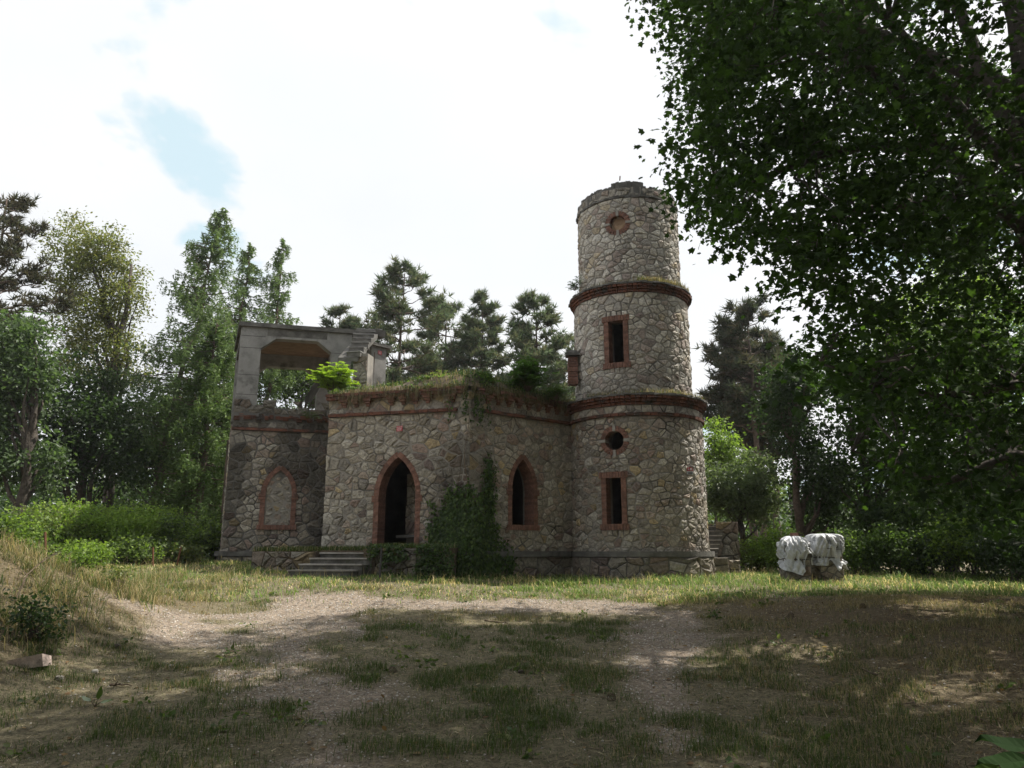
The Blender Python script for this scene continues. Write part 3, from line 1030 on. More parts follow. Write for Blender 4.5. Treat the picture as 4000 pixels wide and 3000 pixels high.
# broken hollow bricks along the wing where its cornice fell
for i in range(26):
    s = 0.12 + i * (WING.L - .5) / 26 + random.uniform(-.04, .04)
    if random.random() < .12: continue
    T, N = WING.fr(s); mb = MB()
    wd = random.uniform(.1, .17); pr = random.uniform(-.02, .1); z = 3.8 + random.uniform(-.05, .07)
    colb = random.choice([(1, 1, 1), (1.5, 1.4, 1.0), (.6, .6, .6)])
    c = WING.pos(s, z, pr - .1)
    for q_ in (-1, 0, 1):
        mb.box(c + Vector((0, 0, q_ * .042)), wd, .26, .018, T, N, colb, jit=.004)
    for q_ in (-1, -.33, .33, 1):
        mb.box(c + T * (q_ * wd * .46), .014, .25, .09, T, N, colb)
    o = link('hollow_brick', mb.mesh('hollow_brick', [M_BRICK_OLD]), ruin)

# crumbling crown of the tower
mb = MB()
for i in range(130):
    a = -math.pi + i * 2 * math.pi / 130
    h = 0.22 + 0.22 * float(fbm(i * .16, 1.3, 4)) + (0.1 if -0.45 < a < 0.15 else 0)
    s = a * T3.R; T, N = T3.fr(s)
    mb.box(T3.pos(s, 9.86 + h / 2, -.17 + random.uniform(-.015, .015)), .085, random.uniform(.28, .36), h, T, N, jit=.016)
link('crown_rim', mb.mesh('crown_rim', [M_CONC_DARK]), ruin)
addst(w_tow, rubble(T3, -T3.R * FR, T3.R * FR, 9.86, 10.12, 0.17, 1.6, [], lambda x, z: .15, .03, rag=.1))
mb = MB(); mb.tube([at(2421, 705, 19.4), at(2422, 688, 19.4)], .018, 5)
link('iron_rod', mb.mesh('iron_rod', [M_RUST]), ruin)

# sort the stones: the 300 that show largest become pieces of their own, the rest one mass
CAMP = Vector((0, 0, E))


def shown(s):
    v = (CAMP - s[4]); d = v.length
    return s[3] * max(0.0, v.normalized().dot(s[5])) / (d * d)


ALL.sort(key=lambda q_: -shown(q_[1]))
for part, s in ALL[:300]: put_stones([s], part)
mb = MB()
for part, s in ALL[300:]: mb.add(s[0], s[1], s[2])
link('rubble_stones', mb.mesh('rubble_stones', [M_STONE]), ruin, kind='stuff')

# brick pier with a stone cap beside the tower
mb = MB(); c = at(2237, 1455, 20.3)
for i in range(11):
    mb.box((c.x, c.y, c.z - .33 + i * .072), .27 + random.uniform(-.015, .015), .27, .062, jit=.006)
pier = link('chimney_pier', mb.mesh('chimney_pier', [M_BRICK]), ruin)
mb = MB(); mb.box((c.x, c.y - .02, c.z + .5), .38, .38, .08, jit=.012); mb.box((c.x, c.y - .02, c.z + .58), .3, .3, .08, taper=.3, jit=.01)
link('cap', mb.mesh('cap', [M_CONC_DARK]), pier)

# ---- concrete loggia on the wing roof
LT, LN = WING.T, WING.N
LB = Vector((-0.385, 0.923, 0))          # direction of its side walls
LOG = Flat((P_W0[0] + .02, P_W0[1] + .05), (P_W1[0], P_W1[1] + .05))
LW = 3.26; Z_SL = 6.58


def portal(mb, org, mat=0, z0=4.0, zb=6.27, pw=0.6, th=0.34):
    pts = [(0, z0), (pw, z0), (pw, zb - .33), (pw + .42, zb), (LW - pw - .42, zb), (LW - pw, zb - .33), (LW - pw, z0), (LW, z0), (LW, Z_SL), (0, Z_SL)]
    quads = [(0, 1, 2, 9), (2, 3, 9), (3, 4, 8, 9), (4, 5, 8), (5, 6, 7, 8)]
    k = len(pts)
    f = [org + LT * x + Vector((0, 0, z + E)) for x, z in pts]
    mb.add(f + [p + LB * th for p in f], quads + [tuple(i + k for i in q_[::-1]) for q_ in quads] + [(i, i + k, (i + 1) % k + k, (i + 1) % k) for i in range(k)], m=mat)


o0 = Vector((LOG.a.x, LOG.a.y, 0))
DEPTH = 2.75
mb = MB(); portal(mb, o0); pf = link('portal_frame', mb.mesh('portal_frame', [M_CONC]), ruin)
mb = MB()                                   # shuttering joints across the posts, and the black crust on the beam
for x, w, z in ((.3, .6, 5.93), (.3, .6, 5.1), (.3, .6, 4.5), (.36, .7, 6.3), (LW - .3, .6, 5.93), (LW - .3, .6, 5.2)):
    mb.box(o0 + LT * x + Vector((0, 0, z + E)), w, .006, .014, LT, LN)
link('shuttering_joint', mb.mesh('shuttering_joint', [M_IRON]), pf)
mb = MB(); mb.box(o0 + LT * (LW / 2) + Vector((0, 0, 6.45 + E)), LW - 1.5, .007, .22, LT, LN, jit=.001); link('black_crust', mb.mesh('black_crust', [M_CONC_DARK]), pf)
mb = MB(); portal(mb, o0 + LB * DEPTH, zb=6.05); link('portal_frame', mb.mesh('portal_frame', [M_CONC]), ruin)


def slab(mb, org, w, d, z0, z1, m=0, j=0.0):
    p = [org, org + LT * w, org + LT * w + LB * d, org + LB * d]
    mb.add([v + Vector((0, 0, z + E)) for z in (z0, z1) for v in p], [(3, 2, 1, 0), (4, 5, 6, 7), (0, 1, 5, 4), (1, 2, 6, 5), (2, 3, 7, 6), (3, 0, 4, 7)], m=m)


mb = MB(); slab(mb, o0 - LT * .08 - LB * .08, LW + .16, DEPTH + .5, Z_SL + .003, Z_SL + .13)
link('roof_slab', mb.mesh('roof_slab', [M_CONC_DARK]), ruin)
mb = MB(); slab(mb, o0 + LT * .05 + LB * .345, LW - .1, DEPTH - .35, 6.46, 6.577)
link('soffit', mb.mesh('soffit', [M_SOFFIT]), ruin)
mb = MB(); slab(mb, o0 + LB * .345, .3, DEPTH - .35, 6.2, 6.457); link('side_beam', mb.mesh('side_beam', [M_CONC_DARK]), ruin)
mb = MB(); slab(mb, o0 + LT * (LW - .3) + LB * .345, .3, DEPTH - .35, 6.2, 6.457); link('side_beam', mb.mesh('side_beam', [M_CONC]), ruin)
# base block under the corner post
mb = MB(); slab(mb, o0 - LT * .07 - LB * .06, .78, .5, 3.66, 4.0); link('post_base', mb.mesh('post_base', [M_CONC_DARK]), ruin)

# broken slab leaning in the gap
p = [at(1188, 1572, 21.5), at(1215, 1572, 22.0), at(1282, 1470, 22.4), at(1250, 1462, 21.7)]
mb = MB(); th = Vector((.03, -.05, .1))
mb.add(p + [v + th for v in p], [(0, 1, 2, 3), (7, 6, 5, 4), (0, 4, 5, 1), (1, 5, 6, 2), (2, 6, 7, 3), (3, 7, 4, 0)])
link('broken_slab', mb.mesh('broken_slab', [M_CONC_DARK]), ruin)

# outside stair winding down from the slab
e = bpy.data.objects.new('roof_stair', None); C.objects.link(e); e.parent = ruin
e.matrix_parent_inverse = Matrix.Translation(-Vector(ruin['_w']))
ST = [(1392, 1492, 1286, 22.35), (1383, 1468, 1293, 22.2), (1380, 1461, 1305, 21.95), (1377, 1450, 1320, 21.7), (1373, 1440, 1336, 21.45), (1363, 1422, 1356, 21.2), (1352, 1410, 1373, 20.95)]
for i, (ul, ur, v, Y) in enumerate(ST):
    a, b_ = at(ul, v, Y), at(ur, v - 1, Y + .05)
    tw = 0.0 if i < 5 else R(10 * (i - 4))
    T = Vector((b_.x - a.x, (b_.y - a.y), 0)).normalized(); T = (Matrix.Rotation(-tw, 3, 'Z') @ T)
    N = Vector((T.y, -T.x, 0)); w = (b_ - a).length; c = (a + b_) / 2
    mb = MB()
    mb.box(c - N * .16 + Vector((0, 0, -.1)), w, .32, .145, T, N, jit=.006)
    so = link('step', mb.mesh('step', [M_CONC_DARK]), e)
    mb = MB(); mb.box(c - N * .155 + Vector((0, 0, -.01)), w + .02, .36, .03, T, N, jit=.005)
    so2 = link('tread', mb.mesh('tread', [M_CONC]), e)
a, b_ = at(ST[6][1] - 12, ST[6][2] + 22, ST[6][3]), at(ST[1][1] + 8, ST[1][2] + 12, ST[1][3])
mb = MB(); d = Vector((0, 0, -.13)); n_ = Vector((-.6, .05, 0))
mb.add([a, b_, b_ + d, a + d, a + n_, b_ + n_, b_ + d + n_, a + d + n_], [(0, 1, 2, 3), (7, 6, 5, 4), (0, 4, 5, 1), (3, 2, 6, 7), (0, 3, 7, 4), (1, 5, 6, 2)])
link('stringer', mb.mesh('stringer', [M_CONC_DARK]), e)
mb = MB(); a = at(1478, 1308, 22.5); mb.box(a, .3, .4, .2, Vector((.9, .43, 0)), Vector((.43, -.9, 0)), taper=-.2, jit=.012); link('landing_stub', mb.mesh('landing_stub', [M_CONC_DARK]), e)

# rubble pier below the stair, and the concrete end panel with its cap
a, b_ = at(1376, 1490, 21.05), at(1436, 1490, 21.05)
PIER = Flat((a.x, a.y), (b_.x, b_.y - .05))
mb = MB(); mb.box(PIER.pos(PIER.L / 2, 4.8, -.25), PIER.L - .03, .5, 1.75, PIER.T, PIER.N, jit=.02)
pr = link('stair_pier', mb.mesh('stair_pier', [M_MORTAR]), ruin)
put_stones(rubble(PIER, 0.02, PIER.L - .02, 4.35, 5.6, .19, 1.2, [], lambda x, z: .25, .028), pr)
a, b_ = at(1447, 1490, 22.2), at(1505, 1490, 22.6)
PAN = Flat((a.x, a.y), (b_.x, b_.y)); zt = at(1475, 1352, 22.3).z - E
mb = MB(); mb.box(PAN.pos(PAN.L / 2, (3.9 + zt) / 2, -.15), PAN.L, .3, zt - 3.9, PAN.T, PAN.N, jit=.004)
pn = link('end_panel', mb.mesh('end_panel', [M_CONC]), ruin)
mb = MB(); mb.box(PAN.pos(PAN.L / 2 + .05, zt + .053, -.13), PAN.L + .22, .42, .1, PAN.T, PAN.N, jit=.008)
link('cap', mb.mesh('cap', [M_CONC_DARK]), pn)
SID = Flat((a.x - .22, a.y + .3), (a.x - .02, a.y + .02))
mb = MB(); mb.box(SID.pos(SID.L / 2, 5.0, -.06), SID.L, .12, 2.1, SID.T, SID.N, jit=.01); link('panel_return', mb.mesh('panel_return', [M_PLASTER]), pn)

# soil and rubble on the bay roof
mv, mf = [], []
RX = [P_B0, P_B1, P_T]


def roof_pt(t, q_):
    """t along the front edge 0..1, q_ back from it 0..1"""
    L1, L2 = BAY.L, WIN.L; s = t * (L1 + L2)
    if s < L1: p = BAY.pos(s, 0, .1); nb_ = BAY.N
    else: p = WIN.pos(s - L1, 0, .1); nb_ = WIN.N
    back = Vector((-1.2, 23.2, 0))
    d = back - Vector((p.x, p.y, 0))
    return Vector((p.x, p.y, 0)) + d * q_ * .75


def roof_h(t, q_):
    s = t * (BAY.L + WIN.L)
    h = 0.16 + 0.20 * math.exp(-((s - 3.6) / 1.6) ** 2) + .16 * float(fbm(t * 14, q_ * 6, 3)) + .06 * float(fbm(t * 60, q_ * 20, 2))
    return 4.0 + h * float(sstep(-.02, .14, q_)) + .02


NTR, NQR = 90, 14
for i in range(NTR + 1):
    for j in range(NQR + 1):
        t, q_ = i / NTR, j / NQR; p = roof_pt(t, q_); mv.append((p.x, p.y, roof_h(t, q_) + E))
for i in range(NTR):
    for j in range(NQR):
        a = i * (NQR + 1) + j; mf.append((a, a + NQR + 1, a + NQR + 2, a + 1))
mb = MB(); mb.add(mv, mf); link('roof_soil', mb.mesh('roof_soil', [M_SOIL], True), ruin)

# ------------------------------------------------------------------ leaves and plants
T_RHOMB = (np.array([(0, 0, 0), (.30, .5, .06), (0, 1, -.05), (-.30, .5, .06)]), [(0, 1, 2, 3)])
T_OVAL = (np.array([(0, 0, 0), (.24, .25, .05), (.27, .6, .04), (0, 1, -.1), (-.27, .6, .04), (-.24, .25, .05)]), [(0, 1, 2, 3, 4, 5)])
T_MAPLE = (np.array([(0, 0, 0), (.48, .06, -.06), (.34, .28, 0), (.60, .52, -.08), (.27, .62, .02), (0, 1, -.1), (-.27, .62, .02), (-.60, .52, -.08), (-.34, .28, 0), (-.48, .06, -.06)]), [(0, 1, 2), (0, 2, 3, 4), (0, 4, 5, 6), (0, 6, 7, 8), (0, 8, 9)])
T_IVY = (np.array([(0, 0, 0), (.42, .12, .02), (.26, .4, .05), (0, .95, -.05), (-.26, .4, .05), (-.42, .12, .02)]), [(0, 1, 2, 3, 4, 5)])
T_NEEDLE = (np.array([(-.09, 0, 0), (.09, 0, 0), (0, 1, 0)]), [(0, 1, 2)])


def unit(v): return v / np.maximum(np.linalg.norm(v, axis=1, keepdims=True), 1e-9)


def cards(P, D, Nn, S, tmpl, col):
    """copies of a leaf template: base P, pointing along D, facing Nn, size S"""
    tv, tf = tmpl; n_ = len(P)
    D = unit(D); X = unit(np.cross(D, Nn)); Z = np.cross(X, D)
    S = np.asarray(S).reshape(-1, 1, 1)
    V = P[:, None, :] + S * (tv[None, :, 0:1] * X[:, None, :] + tv[None, :, 1:2] * D[:, None, :] + tv[None, :, 2:3] * Z[:, None, :])
    k = len(tv)
    fl = np.concatenate([np.array(f) for f in tf]); fs = np.array([len(f) for f in tf])
    loops = (np.arange(n_)[:, None] * k + fl[None, :]).ravel()
    sizes = np.tile(fs, n_)
    return V.reshape(-1, 3), loops, sizes, np.repeat(col, k, axis=0)


class Bag:
    """joins card arrays and MB pieces into one mesh with two materials (leaves 0, wood 1)"""
    def __init__(s): s.V = []; s.L = []; s.S = []; s.C = []; s.M = []; s.n = 0

    def cards(s, *a, m=0):
        V, L, S, Cc = cards(*a); s._push(V, L, S, Cc, np.full(len(S), m))

    def mb(s, mb_, m=1):
        if not mb_.v: return
        V, L, st, Cc, M = mb_.arrays()
        s._push(V, np.array(L), np.array([len(f) for f in mb_.f]), Cc, np.full(len(mb_.f), m))

    def _push(s, V, L, S, Cc, M):
        s.V.append(V); s.L.append(np.asarray(L) + s.n); s.S.append(S); s.C.append(Cc); s.M.append(M); s.n += len(V)

    def mesh(s, name, mats):
        S = np.concatenate(s.S); st = np.concatenate([[0], np.cumsum(S)[:-1]])
        return raw_mesh(name, np.concatenate(s.V), np.concatenate(s.L), st, np.concatenate(s.C), mats, np.concatenate(s.M))


def rdir(n_): return unit(rng.normal(size=(n_, 3)))


def shade(n_, pal, var=0.25):
    pal = np.array(pal); i = rng.integers(0, len(pal), n_); j = rng.integers(0, len(pal), n_); t = rng.random((n_, 1))
    c = pal[i] * t + pal[j] * (1 - t)
    return c * (1 + var * rng.uniform(-1, 1, (n_, 1)))


def clump_leaves(bag, cen, rad, n_, size, tmpl, pal, flat=0.6, up=0.9, var=.25):
    """leaves round clump centres: cen (k,3), rad (k,), n_ per clump"""
    k = len(cen); rep = np.repeat(np.arange(k), n_)
    off = np.clip(rng.normal(size=(k * n_, 3)), -1.7, 1.7) * 0.52; off[:, 2] *= flat
    P = cen[rep] + off * rad[rep][:, None]
    D = unit(off * np.array([1, 1, .3]) + rdir(len(P)) * .9 + np.array([0, 0, -.25]))
    Nn = unit(rdir(len(P)) + np.array([0, 0, up]))
    tone = 1 + .22 * rng.uniform(-1, 1, (k, 1))
    col = shade(len(P), pal, var) * tone[rep]
    bag.cards(P, D, Nn, size * rng.uniform(.5, 1.35, len(P)), tmpl, np.clip(col, .004, 1))


def ellipsoid_clumps(ells, n_, bias=.45):
    w = np.array([e_[3] * e_[4] * e_[5] for e_ in ells]) ** .8; w /= w.sum()
    idx = rng.choice(len(ells), n_, p=w)
    el = np.array(ells)[idx]
    d = rdir(n_) * (rng.random((n_, 1)) ** bias)
    return el[:, :3] + d * el[:, 3:6]


def bend_path(a, b_, n_=6, sag=0.0, wob=.06):
    a = Vector(a); b_ = Vector(b_); L = (b_ - a).length; o = []
    for i in range(n_ + 1):
        t = i / n_; p = a.lerp(b_, t); p.z += sag * L * math.sin(t * math.pi)
        if 0 < i < n_: p += Vector((random.uniform(-wob, wob), random.uniform(-wob, wob), random.uniform(-wob, wob))) * L
        o.append(p)
    return o


def broadleaf(name, base, H, ells, nclump, nleaf, size, pal, label, cat='tree', group=None, rc=.55, tmpl=T_RHOMB, trunk_r=.16, top=None, limbs=18, mat=None, bark=None, lean=(0, 0)):
    bx, by = base[0], base[1]; bz = gz(bx, by) - .1
    root = thing(name, (bx, by, bz), label, cat, group)
    tp = Vector((bx + lean[0], by + lean[1], bz + H * (top or .75)))
    path = bend_path((bx, by, bz), tp, 7, 0, .015)
    if trunk_r:
        mb = MB(); mb.tube(path, [trunk_r * (1.25 if i == 0 else 1 - .8 * i / 7) for i in range(8)], 8)
        link('trunk', mb.mesh('trunk', [bark or M_BARK], True), root)
    cen = ellipsoid_clumps(ells, nclump)
    bag = Bag(); clump_leaves(bag, cen, rng.uniform(.7, 1.3, nclump) * rc, nleaf, size, tmpl, pal)
    wood = MB()
    for i in rng.choice(nclump, min(limbs, nclump), replace=False):
        c = Vector(cen[i]); t = min(.95, max(.2, (c.z - bz) / (tp.z - bz) - .3)); k = int(t * 7)
        L = (c - path[k]).length
        wood.tube(bend_path(path[k], c, 5, .08, .05), [max(.012, trunk_r * .42 * (1 - q_ / 5.5)) for q_ in range(6)], 5)
    bag.mb(wood)
    link('crown', bag.mesh('crown', [mat or M_LEAF, bark or M_BARK]), root)
    return root


def pine(base, H, spread, label, group, pal, cb=.42, tufts=7, nw=15, lean=(0, 0), dens=1.0, tsize=.36, r0=.2, one_side=None, name='pine_tree'):
    bx, by = base; bz = gz(bx, by) - .1; spread *= 1.3; tufts *= 2
    root = thing(name, (bx, by, bz), label, 'pine tree', group)
    tp = Vector((bx + lean[0], by + lean[1], bz + H))
    path = bend_path((bx, by, bz), tp, 9, 0, .008)
    mb = MB(); mb.tube(path, [r0 * (1 - .9 * i / 9) for i in range(10)], 8)
    link('trunk', mb.mesh('trunk', [M_PINEBARK], True), root)
    wood = MB(); TP = []; TD = []
    for w in range(nw):
        t = cb + (1 - cb) * (w + random.random() * .6) / nw
        pz = t * 9; k = min(8, int(pz)); p0 = path[k].lerp(path[k + 1], pz - k)
        prof = (1 - (t - cb) / (1 - cb)) ** .75 * .85 + .18
        if t < cb + .12: prof *= .75
        for _ in range(random.randint(3, 5)):
            a = random.uniform(0, 2 * math.pi)
            if one_side is not None: a = one_side + random.uniform(-1.0, 1.0)
            L = spread * prof * random.uniform(.6, 1.15)
            el = random.uniform(-.15, .25) + .5 * (t - cb)
            tip = p0 + Vector((math.cos(a) * L, math.sin(a) * L, math.sin(el) * L + .12 * L))
            br = bend_path(p0, tip, 5, -.06, .04)
            wood.tube(br, [r0 * .28 * (1 - q_ / 5.6) * min(1, prof + .2) for q_ in range(6)], 4)
            nt_ = max(2, int(tufts * dens * (L / spread + .3)))
            for q_ in range(nt_):
                f = random.uniform(.45, 1.0); kk = min(4, int(f * 5)); c = br[kk].lerp(br[kk + 1], f * 5 - kk)
                side = Vector((-math.sin(a), math.cos(a), 0)) * random.gauss(0, .16 * L * (1.1 - f * .4))
                e2 = c + side + Vector((0, 0, random.uniform(.02, .22)))
                if random.random() < .35: wood.tube([c, e2], [.02, .012], 3, cap=False)
                for _k in range(3):
                    TP.append(e2 + Vector((random.gauss(0, .12), random.gauss(0, .12), random.gauss(.03, .07))))
                    TD.append(Vector((math.cos(a) * .5, math.sin(a) * .5, .8)) + side * .4)
    TP = np.array(TP); TD = unit(np.array(TD)); n_ = len(TP); nn = 9
    P = np.repeat(TP, nn, 0); D = unit(np.repeat(TD, nn, 0) * .75 + rdir(n_ * nn))
    col = shade(n_, pal, .3); col = np.repeat(col, nn, 0) * rng.uniform(.8, 1.2, (n_ * nn, 1))
    bag = Bag(); bag.cards(P, D, rdir(n_ * nn), tsize * rng.uniform(.7, 1.2, n_ * nn), T_NEEDLE, col)
    bag.mb(wood)
    link('crown', bag.mesh('crown', [M_NEEDLE, M_PINEBARK]), root)
    return root


def larch(base, H, spread, label, group, pal, lean=(0, 0), cb=.12, nbr=95, strands=15, r0=.17):
    bx, by = base; bz = gz(bx, by) - .1
    root = thing('larch_tree', (bx, by, bz), label, 'larch tree', group)
    path = bend_path((bx, by, bz), (bx + lean[0], by + lean[1], bz + H), 9, 0, .01)
    mb = MB(); mb.tube(path, [r0 * (1 - .93 * i / 9) for i in range(10)], 7)
    link('trunk', mb.mesh('trunk', [M_PINEBARK], True), root)
    wood = MB(); P = []; D = []
    for w in range(nbr):
        t = cb + (1 - cb) * (w + random.random()) / nbr
        pz = t * 9; k = min(8, int(pz)); p0 = path[k].lerp(path[k + 1], pz - k)
        a = random.uniform(0, 2 * math.pi); L = spread * ((1 - t) ** .7 + .07) * random.uniform(.55, 1.15)
        tip = p0 + Vector((math.cos(a) * L, math.sin(a) * L, L * random.uniform(-.1, .3)))
        br = bend_path(p0, tip, 5, -.1, .03)
        wood.tube(br, [.035 * (1 - q_ / 6) for q_ in range(6)], 3, cap=False)
        for q_ in range(int(strands * (.5 + L / spread))):
            f = random.uniform(.2, 1.0); kk = min(4, int(f * 5)); c = br[kk].lerp(br[kk + 1], f * 5 - kk)
            c = c + Vector((random.gauss(0, .1), random.gauss(0, .1), 0)) * L * .6
            SL = random.uniform(.25, .95) * (.5 + .5 * L / spread)
            dx = Vector((random.gauss(0, .25) + math.cos(a) * .2, random.gauss(0, .25) + math.sin(a) * .2, -1)).normalized()
            for z in range(int(SL / .055)):
                P.append(c + dx * (z * .055)); D.append((random.gauss(0, 1), random.gauss(0, 1), random.gauss(-.3, .6)))
    P = np.array(P); D = unit(np.array(D)); n_ = len(P)
    bag = Bag(); bag.cards(P, D, rdir(n_), .13 * rng.uniform(.7, 1.3, n_), (np.array([(-.2, 0, 0), (.2, 0, 0), (0, 1, 0)]), [(0, 1, 2)]), shade(n_, pal, .25))
    bag.mb(wood)
    link('crown', bag.mesh('crown', [M_NEEDLE, M_PINEBARK]), root)
    return root


def shrub(u, v_top, Y, w, label, group, pal, size=.085, n_=1, name='shrub', dens=1.0, mat=None, tmpl=T_OVAL, depth=None):
    p = at(u, v_top, Y); x = p.x; g0 = gz(x, Y); h = max(.34, p.z - g0)
    d = depth or w * .8
    ells = [(x, Y, g0 + h * .45, w * .5, d * .5, h * .5), (x - w * .2, Y, g0 + h * .6, w * .3, d * .35, h * .38), (x + w * .22, Y - .1, g0 + h * .55, w * .28, d * .35, h * .36)]
    root = thing(name, (x, Y, g0 - .05), label, 'bush', group)
    nc = int(34 * w * h * dens) + 8
    cen = ellipsoid_clumps(ells, nc, .5); cen[:, 2] = np.maximum(cen[:, 2], g0 + .05)
    bag = Bag(); clump_leaves(bag, cen, rng.uniform(.16, .32, nc), 42, size, tmpl, pal, .8, .7)
    # upright shoots breaking the outline
    k = int(10 * w)
    for i in range(k):
        bx = x + random.uniform(-.45, .45) * w; by = Y + random.uniform(-.3, .3) * d
        sh = g0 + h * random.uniform(.85, 1.12) * (1 - .5 * abs((bx - x) / w))
        m_ = 16; tt = np.linspace(.45, 1, m_)
        P = np.stack([bx + (bx - x) * .25 * tt + rng.normal(0, .03, m_), np.full(m_, by) + rng.normal(0, .03, m_), g0 + (sh - g0) * tt], -1)
        bag.cards(P, rdir(m_) + np.array([0, 0, .3]), rdir(m_) + np.array([0, 0, .6]), size * rng.uniform(.7, 1.2, m_), tmpl, shade(m_, pal))
    wood = MB()
    for i in range(9):
        c = Vector(cen[random.randrange(nc)])
        wood.tube(bend_path((x + random.uniform(-.15, .15) * w, Y + random.uniform(-.1, .1), g0 - .05), c, 4, 0, .05), [.02, .017, .014, .01, .006], 4)
    stem = link('stem', wood.mesh('stem', [M_BARK]), root)
    link('foliage', bag.mesh('foliage', [mat or M_LEAF]), root)
    return root


GREEN = [(.065, .11, .027), (.09, .145, .036), (.055, .095, .027)]
DARK = [(.03, .055, .02), (.045, .08, .026), (.034, .06, .024)]
YEL = [(.12, .15, .035), (.16, .16, .045), (.09, .12, .03)]
LIME = [(.17, .26, .045), (.22, .31, .055), (.13, .21, .04)]
OLIVE = [(.12, .15, .05), (.16, .18, .065), (.095, .125, .045)]
GREY = [(.11, .15, .075), (.14, .18, .09), (.09, .13, .055)]
PINE_C = [(.085, .125, .075), (.11, .15, .085), (.13, .16, .09), (.16, .155, .1)]
LARCH_C = [(.13, .195, .075), (.17, .24, .09), (.11, .17, .07)]


def xz(u, v, Y):
    p = at(u, v, Y); return p.x, p.z


def tree_at(name, u, Y, blobs, nclump, nleaf, size, pal, label, **kw):
    """blobs: (u, v, ru, rv, depth) of crown masses in the photograph, set at their real size around distance Y"""
    bx = at(u, 2100, Y).x; ells = []; topz = 0
    for (bu, bv, ru, rv, dy) in blobs:
        x, z = xz(bu, bv, Y + dy); k = (Y + dy) / 2800
        ells.append((x, Y + dy, z, ru * k, max(.5, ru * k * .9), rv * k)); topz = max(topz, z + rv * k)
    H = topz - gz(bx, Y)
    return broadleaf(name, (bx, Y), H, ells, nclump, nleaf, size, pal, label, **kw)


# ---- trees left of the ruin
GL, GB, GR = 'trees beside the wing', 'pines behind the ruin', 'trees beyond the tower'
bx = at(-190, 2100, 24).x
pine((bx, 24), 12.6, 2.3, 'dark pine at the frame edge reaching a few branches into the sky', GL, [(.05, .06, .035), (.07, .07, .045), (.09, .075, .05)], .45, 9, 13, tsize=.26)
tree_at('broadleaf_tree', 385, 30, [(330, 960, 150, 120, 0), (430, 1060, 130, 140, .4), (270, 1080, 110, 120, -.4), (480, 1180, 90, 100, 0), (330, 1250, 170, 130, 0), (430, 1420, 160, 150, .3), (260, 1400, 90, 150, 0)], 400, 74, .12, [(.14, .16, .045), (.2, .19, .06), (.1, .13, .04)], 'tall yellowing broadleaf tree with ivy wrapped trunk beside the larches', group=GL, rc=.5, trunk_r=.24, top=.86)
# ivy sleeve on that trunk
tx = at(385, 2100, 30).x; tz = gz(tx, 30)
larch((at(545, 2100, 27).x, 27), at(770, 815, 27).z - gz(-13, 27), 3.3, 'tall drooping larch with a leaning bare trunk, tallest beside the wing', GL, LARCH_C, (1.9, 0), .25, 170, 30)
larch((at(850, 2100, 31).x, 31), at(895, 945, 31).z - gz(-11, 31), 2.6, 'larch with pendulous pale green sprays just behind the tallest larch', GL, LARCH_C, (.3, 0), .15, 150, 28)
larch((at(1000, 2100, 32).x, 32), at(1020, 925, 32).z - gz(-10, 32), 2.3, 'slim larch standing directly behind the concrete loggia', GL, LARCH_C, (.2, 0), .15, 130, 26)
larch((at(760, 2100, 26).x, 26), at(790, 1250, 26).z - gz(-11, 26), 2.7, 'low weeping larch with bright green fringes near the wing corner', GL, [(.1, .16, .05), (.13, .19, .06), (.08, .14, .04)], (.1, 0), .18, 130, 32)
tree_at('broadleaf_tree', 60, 22, [(60, 1330, 130, 110, 0), (130, 1480, 90, 140, 0), (10, 1560, 140, 180, .3), (60, 1800, 170, 130, .4)], 230, 60, .15, [(.06, .1, .04), (.08, .13, .05), (.1, .145, .075)], 'dense dark green broadleaf tree at the frame edge below the pine', group=GL, rc=.5, trunk_r=.2)
tree_at('broadleaf_tree', 300, 25, [(300, 1600, 200, 130, 0), (200, 1780, 160, 140, .3), (400, 1780, 170, 140, 0), (330, 1480, 120, 100, .5)], 230, 55, .15, DARK, 'shadowy dark broadleaf tree below the yellowing tree', group=GL, rc=.55, trunk_r=.2)
tree_at('broadleaf_tree', 600, 29, [(560, 1780, 150, 120, 0), (660, 1640, 120, 130, .5), (500, 1620, 110, 110, 0)], 130, 50, .15, DARK, 'gloomy undergrowth tree between the larch trunks', group=GL, rc=.5, trunk_r=.12)
tree_at('broadleaf_tree', 880, 30, [(850, 1780, 120, 150, 0), (800, 1900, 140, 100, 0), (900, 1620, 90, 120, .3)], 130, 50, .15, DARK, 'dark leafy tree tucked behind the wing corner', group=GL, rc=.5, trunk_r=.12)
tree_at('broadleaf_tree', 1140, 33, [(1100, 1500, 110, 90, 0), (1230, 1490, 120, 100, .3), (1160, 1420, 80, 60, 0)], 110, 50, .15, GREEN, 'green broadleaf tree framed by the concrete loggia', group=GL, rc=.5, trunk_r=.14)

# ---- pines behind the ruin
for u, vt, Y, sp, lab, cbv, nw in (
        (1545, 1030, 36, 2.9, 'largest black pine with a broad crown behind the loggia stair', .45, 17),
        (1280, 1195, 41, 2.2, 'low rounded pine just above the concrete loggia roof', .5, 12),
        (1725, 1160, 41, 3.0, 'flat topped pine second from the loggia stair', .5, 14),
        (1872, 1140, 39, 1.9, 'narrow pine in the middle of the gap behind the roof', .42, 15),
        (2105, 1140, 37, 2.5, 'conical pine nearest the tower', .42, 16),
        (2250, 1290, 42, 2.1, 'pine half hidden behind the tower', .4, 13),
        (1440, 1330, 43, 2.0, 'small pine peeping over the loggia stair', .4, 12)):
    x = at(u, 2100, Y).x
    pine((x, Y), at(u, vt, Y).z - gz(x, Y) - .45, sp, lab, GB, PINE_C, cbv, 8, nw, dens=1.0)

